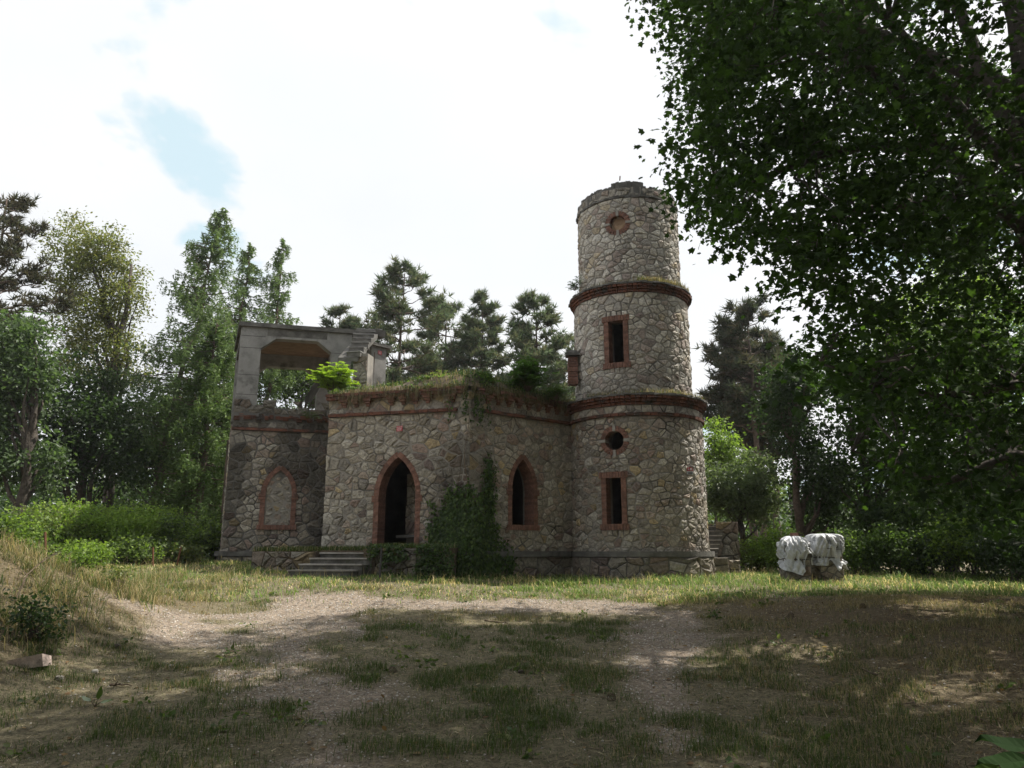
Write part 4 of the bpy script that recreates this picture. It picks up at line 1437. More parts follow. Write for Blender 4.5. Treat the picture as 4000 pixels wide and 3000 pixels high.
# ---- trees beyond the tower
for u, vt, Y, sp, lab, cbv in (
        (2985, 1205, 33, 2.3, 'tallest pine beyond the tower with straight bare lower trunk', .5),
        (2945, 1330, 35, 1.9, 'slender pine at the sky edge beyond the tower', .45),
        (3040, 1300, 36, 2.0, 'pine with brownish needles half behind the maple', .5)):
    x = at(u, 2100, Y).x
    pine((x, Y), at(u, vt, Y).z - gz(x, Y), sp, lab, GR, [(.045, .06, .035), (.06, .075, .045), (.1, .085, .055)], cbv, 8, 15)
tree_at('broadleaf_tree', 2800, 28, [(2800, 1690, 70, 75, 0), (2770, 1800, 80, 80, 0), (2850, 1780, 70, 70, .3)], 90, 46, .13, LIME, 'light green airy tree right against the tower', group=GR, rc=.42, trunk_r=.1)
tree_at('broadleaf_tree', 2900, 25, [(2860, 1930, 110, 90, 0), (2950, 1850, 100, 90, .3), (2800, 1900, 70, 90, 0), (2960, 1980, 110, 80, 0)], 190, 55, .12, GREY, 'glossy grey green tree between tower and pine trunks', group=GR, rc=.42, trunk_r=.12)
tree_at('broadleaf_tree', 3125, 24, [(3150, 1750, 130, 120, 0), (3080, 1600, 110, 120, .4), (3220, 1900, 120, 100, .2), (3130, 1480, 130, 120, .5), (3220, 2000, 90, 80, .6)], 260, 58, .13, DARK, 'dark broadleaf tree with a brown trunk above the covered pillars', group=GR, rc=.5, trunk_r=.17, bark=M_PINEBARK)
tree_at('broadleaf_tree', 3400, 23, [(3400, 1700, 150, 150, 0), (3330, 1880, 130, 100, .2), (3500, 1880, 130, 120, 0), (3380, 1500, 150, 130, .3), (3450, 2060, 150, 110, -.5)], 260, 58, .13, DARK + GREEN[:1], 'dense dark tree behind the second covered pillar', group=GR, rc=.5, trunk_r=.17)
tree_at('broadleaf_tree', 3700, 22, [(3700, 1650, 160, 170, 0), (3620, 1850, 130, 120, .2), (3800, 1880, 140, 130, 0), (3700, 1420, 160, 140, .3), (3650, 2060, 150, 120, -.5)], 260, 58, .13, GREEN, 'green woodland tree under the maple boughs', group=GR, rc=.5, trunk_r=.17)
tree_at('broadleaf_tree', 3960, 20, [(3960, 1700, 150, 200, 0), (3900, 1950, 130, 130, .2), (3960, 1400, 160, 160, .3), (3880, 2080, 170, 130, -.5)], 220, 58, .13, DARK, 'deep shaded tree at the far edge under the maple', group=GR, rc=.5, trunk_r=.17)
tree_at('broadleaf_tree', 3560, 30, [(3560, 1300, 200, 200, 0), (3700, 1100, 160, 180, .5), (3450, 1500, 160, 160, .5)], 200, 55, .17, LIME, 'sunlit pale green tree glowing through the maple', group=GR, rc=.6, trunk_r=.2)
tree_at('broadleaf_tree', 3850, 28, [(3880, 1250, 160, 200, 0), (3800, 1500, 160, 180, .5)], 150, 55, .17, LIME, 'backlit lime green tree behind the thick maple limb', group=GR, rc=.6, trunk_r=.2)

# ---- bushes
GS = 'bushes along the clearing edge'
for u, vt, Y, w, pal, lab in (
        (30, 1990, 17.5, 2.2, GREEN + LIME, 'leafy bush on the bank crest at the frame edge'),
        (190, 1955, 20.5, 2.3, OLIVE + LIME, 'tall bush behind the rusty stake on the bank'),
        (350, 1945, 21.5, 2.2, LIME, 'bright green bush next to the stake bush'),
        (490, 1965, 21.0, 2.1, LIME, 'sunny yellow green bush in the middle of the hedge row'),
        (620, 1965, 22.5, 2.1, LIME, 'bush below the larch trunk'),
        (735, 1990, 22.0, 1.9, GREY + LIME, 'greyish leaved bush by the leaning stakes'),
        (850, 2040, 23.0, 1.5, GREEN + LIME, 'small bush touching the wing corner'),
        (560, 2100, 19.8, 1.5, GREY + LIME, 'low grey green bush in front of the hedge row'),
        (700, 2130, 20.3, 1.4, GREY + YEL, 'low pale bush with yellow sprigs beside the lawn'),
        (330, 2120, 18.5, 1.5, LIME, 'low bright weeds mound at the bank foot'),
        (255, 2235, 12.2, .9, LIME + GREEN, 'fresh green nettles on the sunny bank shoulder'),
        (150, 2330, 9.0, .55, DARK, 'dusky weeds in the shade of the bank'),
        (440, 2300, 12.6, .45, OLIVE, 'small olive weed clump at the foot of the sunny bank')):
    shrub(u, vt, Y, w, lab, GS, pal, .085 if Y > 15 else .05)
GS2 = 'bushes behind the covered pillars'
for u, vt, Y, w, pal, lab in (
        (2955, 2110, 23.6, 1.5, YEL + LIME, 'yellow green bush between the stair ruin and the covered pillars'),
        (3040, 2060, 23.0, 1.6, LIME, 'bright bush behind the first covered pillar'),
        (3330, 2080, 20.5, 1.5, GREEN + LIME[:1], 'bush beside the second covered pillar'),
        (3480, 2040, 20.0, 1.6, GREEN, 'broad bush in the shade past the pillars'),
        (3620, 2060, 19.5, 1.5, DARK + LIME[:1], 'dim bush under the maple with bright tips'),
        (3760, 2000, 19.0, 1.7, LIME + GREEN, 'sunflecked bush under the hanging maple boughs'),
        (3930, 2030, 18.0, 1.6, DARK, 'dark bush at the frame edge beyond the turf rise')):
    shrub(u, vt, Y, w, lab, GS2, pal, dens=1.1)

# far wood that closes every gap at eye level
n_ = 1500
fx = rng.uniform(-75, 75, n_); fy = rng.uniform(46, 62, n_); fz = rng.uniform(0, 1, n_) ** .8 * (5.0 + 3.5 * fbm(fx * .12, fy * .1, 3)) + .6
cen = np.stack([fx, fy, fz], -1)
bag = Bag(); clump_leaves(bag, cen, rng.uniform(.9, 1.6, n_), 34, .42, T_RHOMB, GREEN + DARK + OLIVE, .7, .8)
n_ = 620
fx = np.concatenate([rng.uniform(-34, -9, n_ // 2), rng.uniform(8, 34, n_ - n_ // 2)]); fy = rng.uniform(35, 45, n_); fz = rng.uniform(0, 1, n_) ** .9 * (3.2 + 3.0 * fbm(fx * .2, fy * .2, 3)) + .6
clump_leaves(bag, np.stack([fx, fy, fz], -1), rng.uniform(.7, 1.3, n_), 40, .3, T_RHOMB, DARK + GREEN, .7, .8)
n_ = 260
fx = rng.uniform(-27, -11, n_); fy = rng.uniform(32, 36, n_); fz = rng.uniform(.6, 4.6, n_)
clump_leaves(bag, np.stack([fx, fy, fz], -1), rng.uniform(.6, 1.0, n_), 44, .24, T_RHOMB, DARK, .7, .8)
wood = MB()
for i in range(70):
    x = random.uniform(-60, 60); y = random.uniform(44, 58); wood.tube([(x, y, 0), (x + random.uniform(-.3, .3), y, random.uniform(5, 9))], [.2, .08], 5)
bag.mb(wood)
link('forest', bag.mesh('forest', [M_LEAF, M_BARK]), None, 'distant green woodland closing the view behind everything', 'forest', kind='stuff')

# woodland edge the viewer stands under: it keeps the near clearing in deep shade
pts = []
while len(pts) < 1750:
    P = (random.uniform(-15, 13), random.uniform(-9, 4.8), E + random.uniform(1.0, 10))
    if math.hypot(P[0], P[1]) < 2.2 and P[2] < E + 4.5: continue
    if P[1] > -1.5:
        u, v, f = proj([P])
        if P[2] - E < 4.0 + 1.15 * max(0, P[1]): continue
    elif P[2] < E + 2 and random.random() < .5: continue
    pts.append(P)
bag = Bag(); clump_leaves(bag, np.array(pts), rng.uniform(.6, 1.1, len(pts)), 30, .46, T_RHOMB, DARK + GREEN, .6, 1.0)
wood = MB()
for (x, y) in ((-5.5, -4), (-1.5, -7), (3.5, -5), (7.5, -3), (-9.5, -1.5), (0.8, -10.5), (-11, 3.5)):
    wood.tube(bend_path((x, y, gz(x, y) - .1), (x + random.uniform(-.5, .5), y, 13), 6, 0, .01), [.26, .24, .21, .18, .14, .1, .05], 7)
bag.mb(wood)
link('woodland', bag.mesh('woodland', [M_LEAF, M_BARK]), None, 'leafy woodland edge overshadowing the near end of the clearing', 'woodland', kind='stuff')

# ---- the big maple
MASK = [(2433, 20), (2430, -60), (2600, -3000), (6500, -3000), (6500, 2200), (4000, 2180), (3700, 2110), (3480, 2060), (3300, 1900), (3120, 1650), (3060, 1450), (3070, 1330), (2980, 1250), (2925, 1150), (3000, 1080), (3060, 1010), (2980, 1000), (2880, 1045), (2770, 985), (2650, 920), (2610, 860), (2545, 770), (2600, 700), (2530, 620), (2540, 540), (2610, 380), (2545, 280), (2550, 150), (2470, 115)]


def mask_in(u, v): return pip((u, v), MASK)


def shade_ok(P):
    """would a leaf here shade only ground that lies in shade in the photograph?"""
    t = (P[2] - 0.6) / SUNV.z
    x, y = P[0] - SUNV.x * t, P[1] - SUNV.y * t
    if x < -4.5:
        t = (P[2] - gz(x, y)) / SUNV.z; x, y = P[0] - SUNV.x * t, P[1] - SUNV.y * t
    if fbm(x * .42 + 12.3, y * .8 + 3.1, 2) > .63 and y > 2: return False
    if x > 3.0: lim = 13.8 + (x - 3.0) * 1.6
    elif x > -5.5: lim = 13.7
    else: lim = 13.7 + (x + 5.5) * 1.6
    return y < lim - .25 * random.random() and y > -3 and x > -11


cl = []; tries = 0
while len(cl) < 2100 and tries < 180000:
    tries += 1
    P = (random.uniform(-.5, 15), random.uniform(6.5, 17.5), E + random.uniform(.0, 17.5))
    # crown envelope: a broad dome round the trunk
    dx, dy, dz = (P[0] - 8.6) / 10.2, (P[1] - 11.8) / 6.6, (P[2] - E - 8.0) / 9.8
    sk = ((P[0] - 9.4) / 5.2) ** 2 + ((P[1] - 13.6) / 3.6) ** 2 + ((P[2] - E - 3.6) / 4.4) ** 2 < 1       # low hanging skirt of boughs
    if dx * dx + dy * dy + dz * dz > 1 and not sk: continue
    if sk and dx * dx + dy * dy + dz * dz < .16: sk = True
    elif sk and random.random() < .2: continue
    if dx * dx + dy * dy + dz * dz < .10 and not sk: continue
    if fbm(P[0] * .55 + P[2] * .33 + 40, P[1] * .55 - P[2] * .41 + 40, 2) < .44: continue
    u, v, f = proj([P]); u, v = float(u[0]), float(v[0])
    inside = (-0 < v < 3000) and (u < 4000)
    if v > -180 and u < 4150:
        if P[1] < 8.6: continue
        # keep a margin of a clump radius inside the outline
        if not (mask_in(u, v) and mask_in(u - 90, v) and mask_in(u - 30, v + 85)): continue
    else:
        if random.random() < .45: continue
    if not shade_ok(P): continue
    cl.append(P)
cl = np.array(cl)
mroot = thing('maple_tree', (9.6, 11.9, gz(9.6, 11.9) - .1), 'huge dark maple whose leafy boughs hang over the clearing in front of the sky', 'maple tree')
mb = MB(); mb.tube([(9.6, 11.9, gz(9.6, 11.9) - .15), (9.55, 11.85, 2.2), (9.3, 11.7, 4.6), (9.0, 11.5, 7.5), (9.2, 11.6, 11), (9.0, 11.8, 14.5)], [.5, .4, .34, .26, .18, .07], 12)
link('trunk', mb.mesh('trunk', [M_BARK], True), mroot)
LIMBS = [[(9.3, 11.7, 4.4), at(4000, 880, 11.2), at(3700, 600, 11.0), at(3480, 330, 10.8), at(3300, 210, 10.6), at(3050, -60, 10.4)],
         [(9.2, 11.6, 5.4), at(3980, 560, 11.6), at(3820, 260, 11.8), at(3700, -80, 12), at(3600, -300, 12)],
         [at(3700, 600, 11.0), at(3400, 560, 11.3), at(3150, 620, 11.6), at(2950, 700, 12), at(2800, 720, 12.3)],
         [at(3850, 730, 11.1), at(3600, 800, 11.6), at(3300, 830, 12), at(3050, 900, 12.4)],
         [(9.4, 11.8, 3.6), at(3990, 1500, 12.5), at(3700, 1560, 12.8), at(3420, 1500, 13), at(3200, 1420, 13.4)],
         [(9.5, 11.8, 3.0), at(3950, 1780, 13), at(3700, 1880, 13.4), at(3500, 1830, 13.8), at(3330, 1760, 14)],
         [(9.0, 11.5, 7.5), (6.5, 11.0, 10.5), (4.0, 10.6, 12.4), (2.0, 10.4, 13.4)],
         [(9.1, 11.5, 9.5), (7.0, 13.0, 12.0), (4.5, 13.8, 13.6), (2.2, 14.2, 14.2)],
         [(9.0, 11.5, 7.0), (8.0, 9.0, 9.6), (6.0, 7.8, 11.5)]]
for p in LIMBS:
    mb = MB(); r0 = .2 if p is LIMBS[0] or p is LIMBS[1] else .12
    pts = []
    for a, b_ in zip(p[:-1], p[1:]): pts += bend_path(a, b_, 3, 0, .03)[:-1]
    pts.append(Vector(p[-1])); k = len(pts)
    mb.tube(pts, [r0 * (1 - .85 * i / (k - 1)) for i in range(k)], 8)
    link('limb', mb.mesh('limb', [M_BARK], True), mroot)
limbpts = [Vector(q_) for p in LIMBS for q_ in p]
bag = Bag()
MPAL = [(.025, .048, .014), (.034, .066, .018), (.052, .1, .024), (.028, .05, .016)]
u_, v_, f_ = proj(cl); inn_ = (v_ > -150) & (u_ < 4150)
clump_leaves(bag, cl[inn_], rng.uniform(.4, .72, inn_.sum()), 58, .106, T_MAPLE, MPAL, .75, 1.1, .3)
clump_leaves(bag, cl[~inn_], rng.uniform(.4, .72, (~inn_).sum()), 50, .155, T_RHOMB, MPAL, .75, 1.1, .3)
wood = MB()
for i in range(0, len(cl), 2):
    c = Vector(cl[i]); q_ = min(limbpts, key=lambda w: (w - c).length)
    if .3 < (q_ - c).length < 4.5: wood.tube(bend_path(q_, c, 4, .03, .06), [.03, .024, .018, .012, .006], 4, cap=False)
bag.mb(wood)
link('crown', bag.mesh('crown', [M_MAPLE, M_BARK]), mroot)

# ------------------------------------------------------------------ plants on the ruin


def faces_ivy():
    P = []; N = []; S = []

    def runner(W, s, z, z1, wd, dens=2.6, dz=.045):
        sg = 1 if z1 > z else -1; drift = random.gauss(0, .25)
        while (z1 - z) * sg > 0:
            z += sg * dz; s += random.gauss(0, .02) + drift * dz * .4
            t = abs(z1 - z) / 1.2
            for _ in range(int(dens * random.uniform(.4, 1.5) + .5)):
                o_ = random.gauss(0, wd)
                P.append(W.pos(s + o_, z + random.gauss(0, .05), random.uniform(.045, .13) + (.12 if z < Z_PL else 0))); N.append(W.fr(0)[1]); S.append(random.uniform(.55, 1.25))
    for i in range(95):
        e = abs(random.gauss(0, .5)); e = min(e, 1.3)
        z1 = (1.75 - 1.3 * e) * random.uniform(.35, 1.05) if e < 1.1 else random.uniform(-.6, .25)
        runner(BAY, BAY.L - e, -1.0, z1, .05)
    for i in range(75):
        e = min(abs(random.gauss(0, .5)), 1.15)
        z1 = random.uniform(-.2, .95 - .55 * e)
        runner(WIN, e, -1.0, z1, .05)
    for e, z1, k in ((.36, 2.35, 4), (.62, 2.5, 5), (.5, 1.5, 4), (.12, 1.55, 3)):
        for _ in range(k): runner(WIN, e + random.gauss(0, .035), .2, z1 * random.uniform(.82, 1.0), .045, 2.2)
    for i in range(9):
        W = random.choice((BAY, WIN)); e = abs(random.gauss(0, .25)); runner(W, BAY.L - e if W is BAY else e, 4.0, random.uniform(3.1, 3.7), .04, 1.6)
    return np.array(P), np.array(N), np.array(S)


ip, inn, isz = faces_ivy()
iroot = thing('ivy', (P_B1[0], P_B1[1] - .1, gz(*P_B1)), 'dark green ivy climbing the corner between doorway and arched window', 'ivy')
k = len(ip)
bag = Bag(); bag.cards(ip, rdir(k) * .5 + np.array([0, 0, -1.0]), inn + rdir(k) * .55 + np.array([0, 0, .25]), .088 * isz, T_IVY, shade(k, [(.05, .09, .024), (.07, .125, .03), (.035, .065, .02), (.11, .17, .04)], .35))
link('leaves', bag.mesh('leaves', [M_LEAF]), iroot)
wood = MB()
for s0, z1 in ((-.25, 2.3), (.36, 2.3), (.62, 2.4), (-.6, 1.2), (-.05, 3.6)):
    W = BAY if s0 < 0 else WIN; s = BAY.L + s0 if s0 < 0 else s0
    wood.tube([W.pos(s + .06 * math.sin(i * 1.3), -.9 + (z1 + .9) * i / 12, .06) for i in range(13)], [.022 - .0014 * i for i in range(13)], 4)
link('stem', wood.mesh('stem', [M_TWIG]), iroot)


def blades(P, H, Wd, pal, lean=.35, seg=True, droop=None):
    """grass blades as bent strips"""
    n_ = len(P); d = rng.normal(size=(n_, 2)); d /= np.linalg.norm(d, axis=1, keepdims=True)
    side = np.stack([-d[:, 1], d[:, 0], np.zeros(n_)], -1)
    b3 = np.stack([d[:, 0], d[:, 1], np.zeros(n_)], -1)
    ln = (lean * rng.random(n_))[:, None]
    H = np.asarray(H)[:, None]; Wd = np.asarray(Wd)[:, None]
    up = np.array([0, 0, 1.0]) if droop is None else droop
    v0 = P - side * Wd; v1 = P + side * Wd
    mid = P + up * H * .6 + b3 * H * ln * .45
    v2 = mid + side * Wd * .7; v3 = mid - side * Wd * .7
    v4 = P + up * H * (1 - .3 * ln) + b3 * H * ln * 1.3
    V = np.stack([v0, v1, v2, v3, v4], 1).reshape(-1, 3)
    base = np.arange(n_)[:, None] * 5
    loops = np.concatenate([base + np.array([0, 1, 2, 3]), base + np.array([3, 2, 4])], 1).ravel()
    sizes = np.tile([4, 3], n_)
    return V, loops, sizes, np.repeat(pal, 5, 0)


def grass_obj(name, P, H, Wd, col, label, parent=None, lean=.35, droop=None, cat='grass'):
    V, L, S, Cc = blades(P, H, Wd, col, lean, droop=droop)
    me = raw_mesh(name, V, L, np.concatenate([[0], np.cumsum(S)[:-1]]), Cc, [M_GRASS])
    return link(name, me, parent, label, cat, kind='stuff')


STRAW = np.array([(.31, .255, .145), (.24, .195, .115), (.39, .33, .2)]); GRN = np.array([(.05, .085, .024), (.072, .115, .03), (.095, .14, .038)])


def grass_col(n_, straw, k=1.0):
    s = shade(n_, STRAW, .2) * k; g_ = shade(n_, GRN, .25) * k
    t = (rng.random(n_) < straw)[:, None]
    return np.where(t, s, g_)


# dry grass and weeds on the bay roof and hanging over its edge
n_ = 4200
t = rng.random(n_); q_ = rng.random(n_) ** 1.6 * .6; kk_ = fbm(t * 16, q_ * 5, 3) > .4; t, q_ = t[kk_], q_[kk_]; n_ = len(t)
P = np.array([[*roof_pt(a, b_)[:2], roof_h(a, b_) + E - .01] for a, b_ in zip(t, q_)])
grass_obj('roof_grass', P, rng.uniform(.06, .24, n_), rng.uniform(.004, .008, n_), grass_col(n_, .45), 'dry grass and weeds growing along the top of the doorway bay', lean=.7)
n_ = 2600
t = rng.random(n_) ** .9; P = np.array([[*(roof_pt(a, .0) + (BAY.N if a < .57 else WIN.N) * .06)[:2], 4.02 + E + random.uniform(-.02, .12)] for a in t])
grass_obj('hanging_grass', P, rng.uniform(.08, .38, n_) * (0.5 + vnoise(t * 25, t * 0)), rng.uniform(.003, .006, n_), grass_col(n_, .75) * .8, 'brown grass hanging down over the brick cornice', lean=.4, droop=np.array([0, 0, -1.0]))


def pinnate(bag, wood, base, nst, h, spread, npin, lsz, pal, droop=.25):
    """stems with compound leaves, like a young locust or ash"""
    for i in range(nst):
        a = random.uniform(0, 6.28); r_ = random.uniform(.1, 1) * spread; hh = h * random.uniform(.3, 1) * (1 - .45 * r_ / spread)
        tip = base + Vector((math.cos(a) * r_, math.sin(a) * r_, hh)); st = bend_path(base, tip, 5, .1, .03)
        wood.tube(st, [.012, .01, .008, .006, .005, .004], 4, cap=False)
        for j in range(9):
            f = random.uniform(.2, 1.0); kk = min(4, int(f * 5)); c = st[kk].lerp(st[kk + 1], f * 5 - kk)
            b2 = random.uniform(0, 6.28); L = random.uniform(.16, .3)
            d = Vector((math.cos(b2), math.sin(b2), random.uniform(.1, .7))).normalized(); sd = d.cross(Vector((0, 0, 1))).normalized()
            P = []; D = []
            for m_ in range(npin):
                x = (m_ + 1) / npin; p = c + d * (L * x) + Vector((0, 0, -droop * L * x * x))
                for sg in (-1, 1): P.append(p); D.append(sd * sg + d * .35 + Vector((0, 0, random.uniform(-.2, .2))))
            n2 = len(P)
            bag.cards(np.array(P), np.array(D), np.tile([0, 0, 1.0], (n2, 1)) + .3 * rdir(n2), lsz * rng.uniform(.8, 1.15, n2), T_OVAL, shade(n2, pal, .2))


def roof_plant(name, u, v, Y, nst, h, sp, pal, label, npin=6, lsz=.06, cat='plant'):
    b_ = at(u, v, Y); root = thing(name, b_, label, cat, 'plants on the ruin')
    bag = Bag(); wood = MB(); pinnate(bag, wood, b_, nst, h, sp, npin, lsz, pal)
    link('stem', wood.mesh('stem', [M_TWIG]), root); link('foliage', bag.mesh('foliage', [M_LEAF]), root)
    return root


BRIGHT = [(.22, .33, .035), (.3, .4, .05), (.16, .26, .03)]
roof_plant('locust_sapling', 1300, 1535, 20.2, 64, 1.0, .72, BRIGHT, 'bright yellow green sapling glowing at the end of the bay roof', 6, .075)
roof_plant('elder_bush', 2060, 1530, 19.4, 70, 1.1, .72, [(.06, .13, .025), (.08, .16, .035), (.05, .1, .02)], 'dark green bush on the bay roof near the tower', 5, .075)
roof_plant('sapling', 1880, 1525, 18.9, 30, .55, .4, [(.05, .1, .022), (.07, .13, .03)], 'small dark sapling on the roof above the ivy corner', 5, .06)
roof_plant('weed', 1720, 1500, 19.0, 12, .4, .3, LIME, 'pale weeds sprouting from the middle of the bay roof', 5, .045)
roof_plant('weed', 2170, 1560, 19.6, 26, .45, .45, GREEN, 'low weeds on the roof against the tower wall', 5, .05)
roof_plant('weed', 1215, 1640, 21.3, 6, .35, .25, GREEN, 'little weed rooted in the hollow bricks of the wing', 4, .045)
roof_plant('weed', 2246, 1135, 20.6, 7, .45, .4, GREEN, 'thin sprig on the upper cornice against the sky', 4, .05)

n_ = 420
t = rng.random(n_); q_ = rng.random(n_) ** 1.5 * .3; kk_ = fbm(t * 9 + 3, q_ * 4, 3) > .45; t, q_ = t[kk_], q_[kk_]
cen = np.array([[*roof_pt(a, b_)[:2], roof_h(a, b_) + E + .04] for a, b_ in zip(t, q_)]); bag = Bag()
clump_leaves(bag, cen, rng.uniform(.06, .16, len(cen)), 22, .055, T_OVAL, GREEN + DARK + LIME[:1], .6, .8)
link('roof_weeds', bag.mesh('roof_weeds', [M_LEAF]), None, 'green creeping weeds along the top of the doorway bay', 'weeds', kind='stuff')

# grass tufts on the tower cornices
P = []
for W, z, a0, a1, k in ((T2, 7.17, R(-2), R(62), 1500), (T1, 4.0, R(-50), R(70), 900), (T2, 7.17, R(-70), R(0), 260)):
    for i in range(k):
        a = random.uniform(a0, a1); p = W.pos(a * W.R, z, random.uniform(-.1, .14)); P.append(p)
P = np.array(P); n_ = len(P)
grass_obj('cornice_grass', P, rng.uniform(.05, .2, n_), rng.uniform(.004, .007, n_), grass_col(n_, .7), 'dry grass tufts on the tower cornices', lean=.8)

# ------------------------------------------------------------------ signs
M_RED = surf('faded_red_enamel', [(0.3, (.36, .035, .05)), (0.7, (.5, .06, .08))], 20, .5, 0.05, 60)
M_WHT = flat_mat('white_print', (.75, .68, .68), .6)
M_SIGNW = flat_mat('white_sign_field', (.55, .6, .62), .6)
M_INK = flat_mat('dark_print', (.05, .06, .07), .7)


def text_mesh(txt, size):
    cu = bpy.data.curves.new('lettering', 'FONT'); cu.body = txt; cu.size = size; cu.align_x = 'CENTER'; cu.align_y = 'CENTER'
    ob = bpy.data.objects.new('lettering', cu); C.objects.link(ob)
    dg = bpy.context.evaluated_depsgraph_get(); me = bpy.data.meshes.new_from_object(ob.evaluated_get(dg))
    bpy.data.objects.remove(ob); return me


def red_sign(W, s, z, d, w, h, tilt, label):
    root = thing('warning_sign', W.pos(s, z, d), label, 'sign')
    T, N = W.fr(s); Z = Vector((0, 0, 1)); T = (T + Z * tilt).normalized()
    mb = MB(); mb.box(W.pos(s, z, d), w, .012, h, T, N); link('plate', mb.mesh('plate', [M_RED]), root)
    def mark(me, dz, nm='lettering'):
        me.materials.clear(); me.materials.append(M_WHT)
        o = link(nm, me, root); o.matrix_parent_inverse = Matrix.Identity(4)
        o.matrix_local = Matrix.Translation(Z * dz + N * .0085) @ Matrix((T, N.cross(T), N)).transposed().to_4x4()
    mark(text_mesh('POZOR', h * .34), h * .24)
    for dz, ww in ((-.06, .8), (-.3, .7)):
        mb = MB(); x = -w * ww / 2; vs = []; fs = []
        while x < w * ww / 2 - .008:      # word shapes too small to read
            L = random.uniform(.018, .034); L = min(L, w * ww / 2 - x); b0 = len(vs)
            vs += [(x, -h * .05, 0), (x + L, -h * .05, 0), (x + L, h * .05, 0), (x, h * .05, 0)]; fs.append((b0, b0 + 1, b0 + 2, b0 + 3)); x += L + .006
        mb.add(vs, fs); mark(mb.mesh('print_line', [M_WHT]), h * dz, 'print_line')


s, z = BAY.hit(1566, 1676); red_sign(BAY, s, z, .085, .165, .135, .04, 'small red warning sign on the stone above the doorway')
s, z = PAN.hit(1483, 1378); red_sign(PAN, s, z, .012, .14, .12, -.1, 'small red warning sign on the concrete end panel of the loggia')
s, z = T1.hit(2687, 1841); T, N = T1.fr(s); Z = Vector((0, 0, 1))
root = thing('notice_sign', T1.pos(s, z, .07), 'red and white notice with arched top on the tower wall', 'sign')
c = T1.pos(s, z, .07); N = (N + Vector((-.35, -.2, 0))).normalized(); T = Vector((-N.y, N.x, 0))


def plate(name, pts, dz, mat, dn):
    mb = MB(); f = [c + T * x + Z * (y + dz) + N * dn for x, y in pts]; k = len(f)
    mb.add(f + [p - N * .01 for p in f], [tuple(range(k)), tuple(range(2 * k - 1, k - 1, -1))] + [(i, i + k, (i + 1) % k + k, (i + 1) % k) for i in range(k)])
    return link(name, mb.mesh(name, [mat]), root)


w = .085
plate('white_field', [(-w, -.075), (w, -.085), (w, 0), (-w, .005)], -.01, M_SIGNW, 0)
plate('red_field', [(-w, .0)] + [(w, 0)] + [(w * math.cos(R(a)), .05 + .05 * math.sin(R(a))) for a in range(0, 181, 20)], -.001, M_RED, .002)
for y, ww in ((-.03, .07), (-.05, .065), (-.068, .06)):
    plate('print_line', [(-ww, y - .004), (ww, y - .006), (ww, y + .002), (-ww, y + .004)], -.005, M_INK, .0115)
plate('pictogram', [(-.01, .02), (.06, .02), (.055, .075), (.01, .08)], 0, M_WHT, .013)
plate('pictogram', [(-.06, .02), (-.04, .02), (-.035, .07), (-.05, .06)], 0, M_SIGNW, .013)

# ------------------------------------------------------------------ terrace, entrance steps
ter = thing('terrace', BAY.pos(1.2, -1.6 + gz(-3.5, 17.8), .6), 'grassy rubble terrace in front of the doorway', 'terrace')
mb = MB()
for (a, b_, n0, n1, zt) in ((-1.35, 0.40, .1, 1.0, -.02), (0.40, 1.74, .06, .78, .0), (1.74, 2.04, .06, 1.15, .03), (2.04, BAY.L - .2, .06, 1.05, .06)):
    T, N = BAY.T, BAY.N
    mb.box(BAY.pos((a + b_) / 2, (zt - 1.3) / 2, (n0 + n1) / 2), b_ - a - .004, n1 - n0, zt + 1.3, T, N, jit=.004)
link('bed', mb.mesh('bed', [M_SOIL]), ter)
for (a, b_, n1, zt) in ((-1.35, .38, 1.0, -.02), (1.87, BAY.L - .2, 1.08, .06)):
    p0, p1 = BAY.pos(a, 0, n1), BAY.pos(b_, 0, n1)
    W = Flat((p0.x, p0.y), (p1.x, p1.y))
    put_stones(rubble(W, 0, W.L, -.85, zt, .25, 1.3, [], lambda x, z: .55, .06), ter)
stp = thing('entrance_steps', BAY.pos(.65, -.55, 1.6), 'four worn concrete steps leading up to the doorway terrace', 'steps')
for i, (zt, n1, a, b_) in enumerate(((-.05, .86, .44, 2.04), (-.175, 1.18, .36, 1.97), (-.305, 1.5, .28, 1.88), (-.435, 1.84, .2, 1.78))):
    mb = MB(); zb = -1.0
    mb.box(BAY.pos((a + b_) / 2, (zt - .03 + zb) / 2, n1 - .26), b_ - a, .48, zt - .03 - zb, BAY.T, BAY.N, jit=.008)
    st = link('step', mb.mesh('step', [M_STEP]), stp)
    mb = MB(); mb.box(BAY.pos((a + b_) / 2, zt - .012, n1 - .24), b_ - a + .03, .5, .03, BAY.T, BAY.N, jit=.006); link('tread', mb.mesh('tread', [M_KEY]), st)
# turf and creepers on the terrace
n_ = 5200
s = rng.uniform(-1.35, BAY.L - .2, n_); d = rng.uniform(.1, 1.05, n_); kz = np.where(s < .4, -.02, np.where(s < 1.74, .0, .05))
keep = ~((s > .3) & (s < 1.85) & (d > .76)); s, d, kz = s[keep], d[keep], kz[keep]; n_ = len(s)
P = np.array([BAY.pos(a, z, b_) for a, b_, z in zip(s, d, kz)])
grass_obj('terrace_grass', P, rng.uniform(.05, .17, n_), rng.uniform(.004, .008, n_), grass_col(n_, .2), 'green turf growing on the terrace before the doorway', lean=.6)
n_ = 3600
s = rng.uniform(1.9, BAY.L + .1, n_); zz = rng.uniform(-.85, .14, n_); nn = fbm(s * 3, zz * 3, 3); kp = nn > .42; s, zz = s[kp], zz[kp]; n_ = len(s)
P = np.array([BAY.pos(a, z, 1.08 + random.uniform(.03, .2) * (1.2 - z)) for a, z in zip(s, zz)])
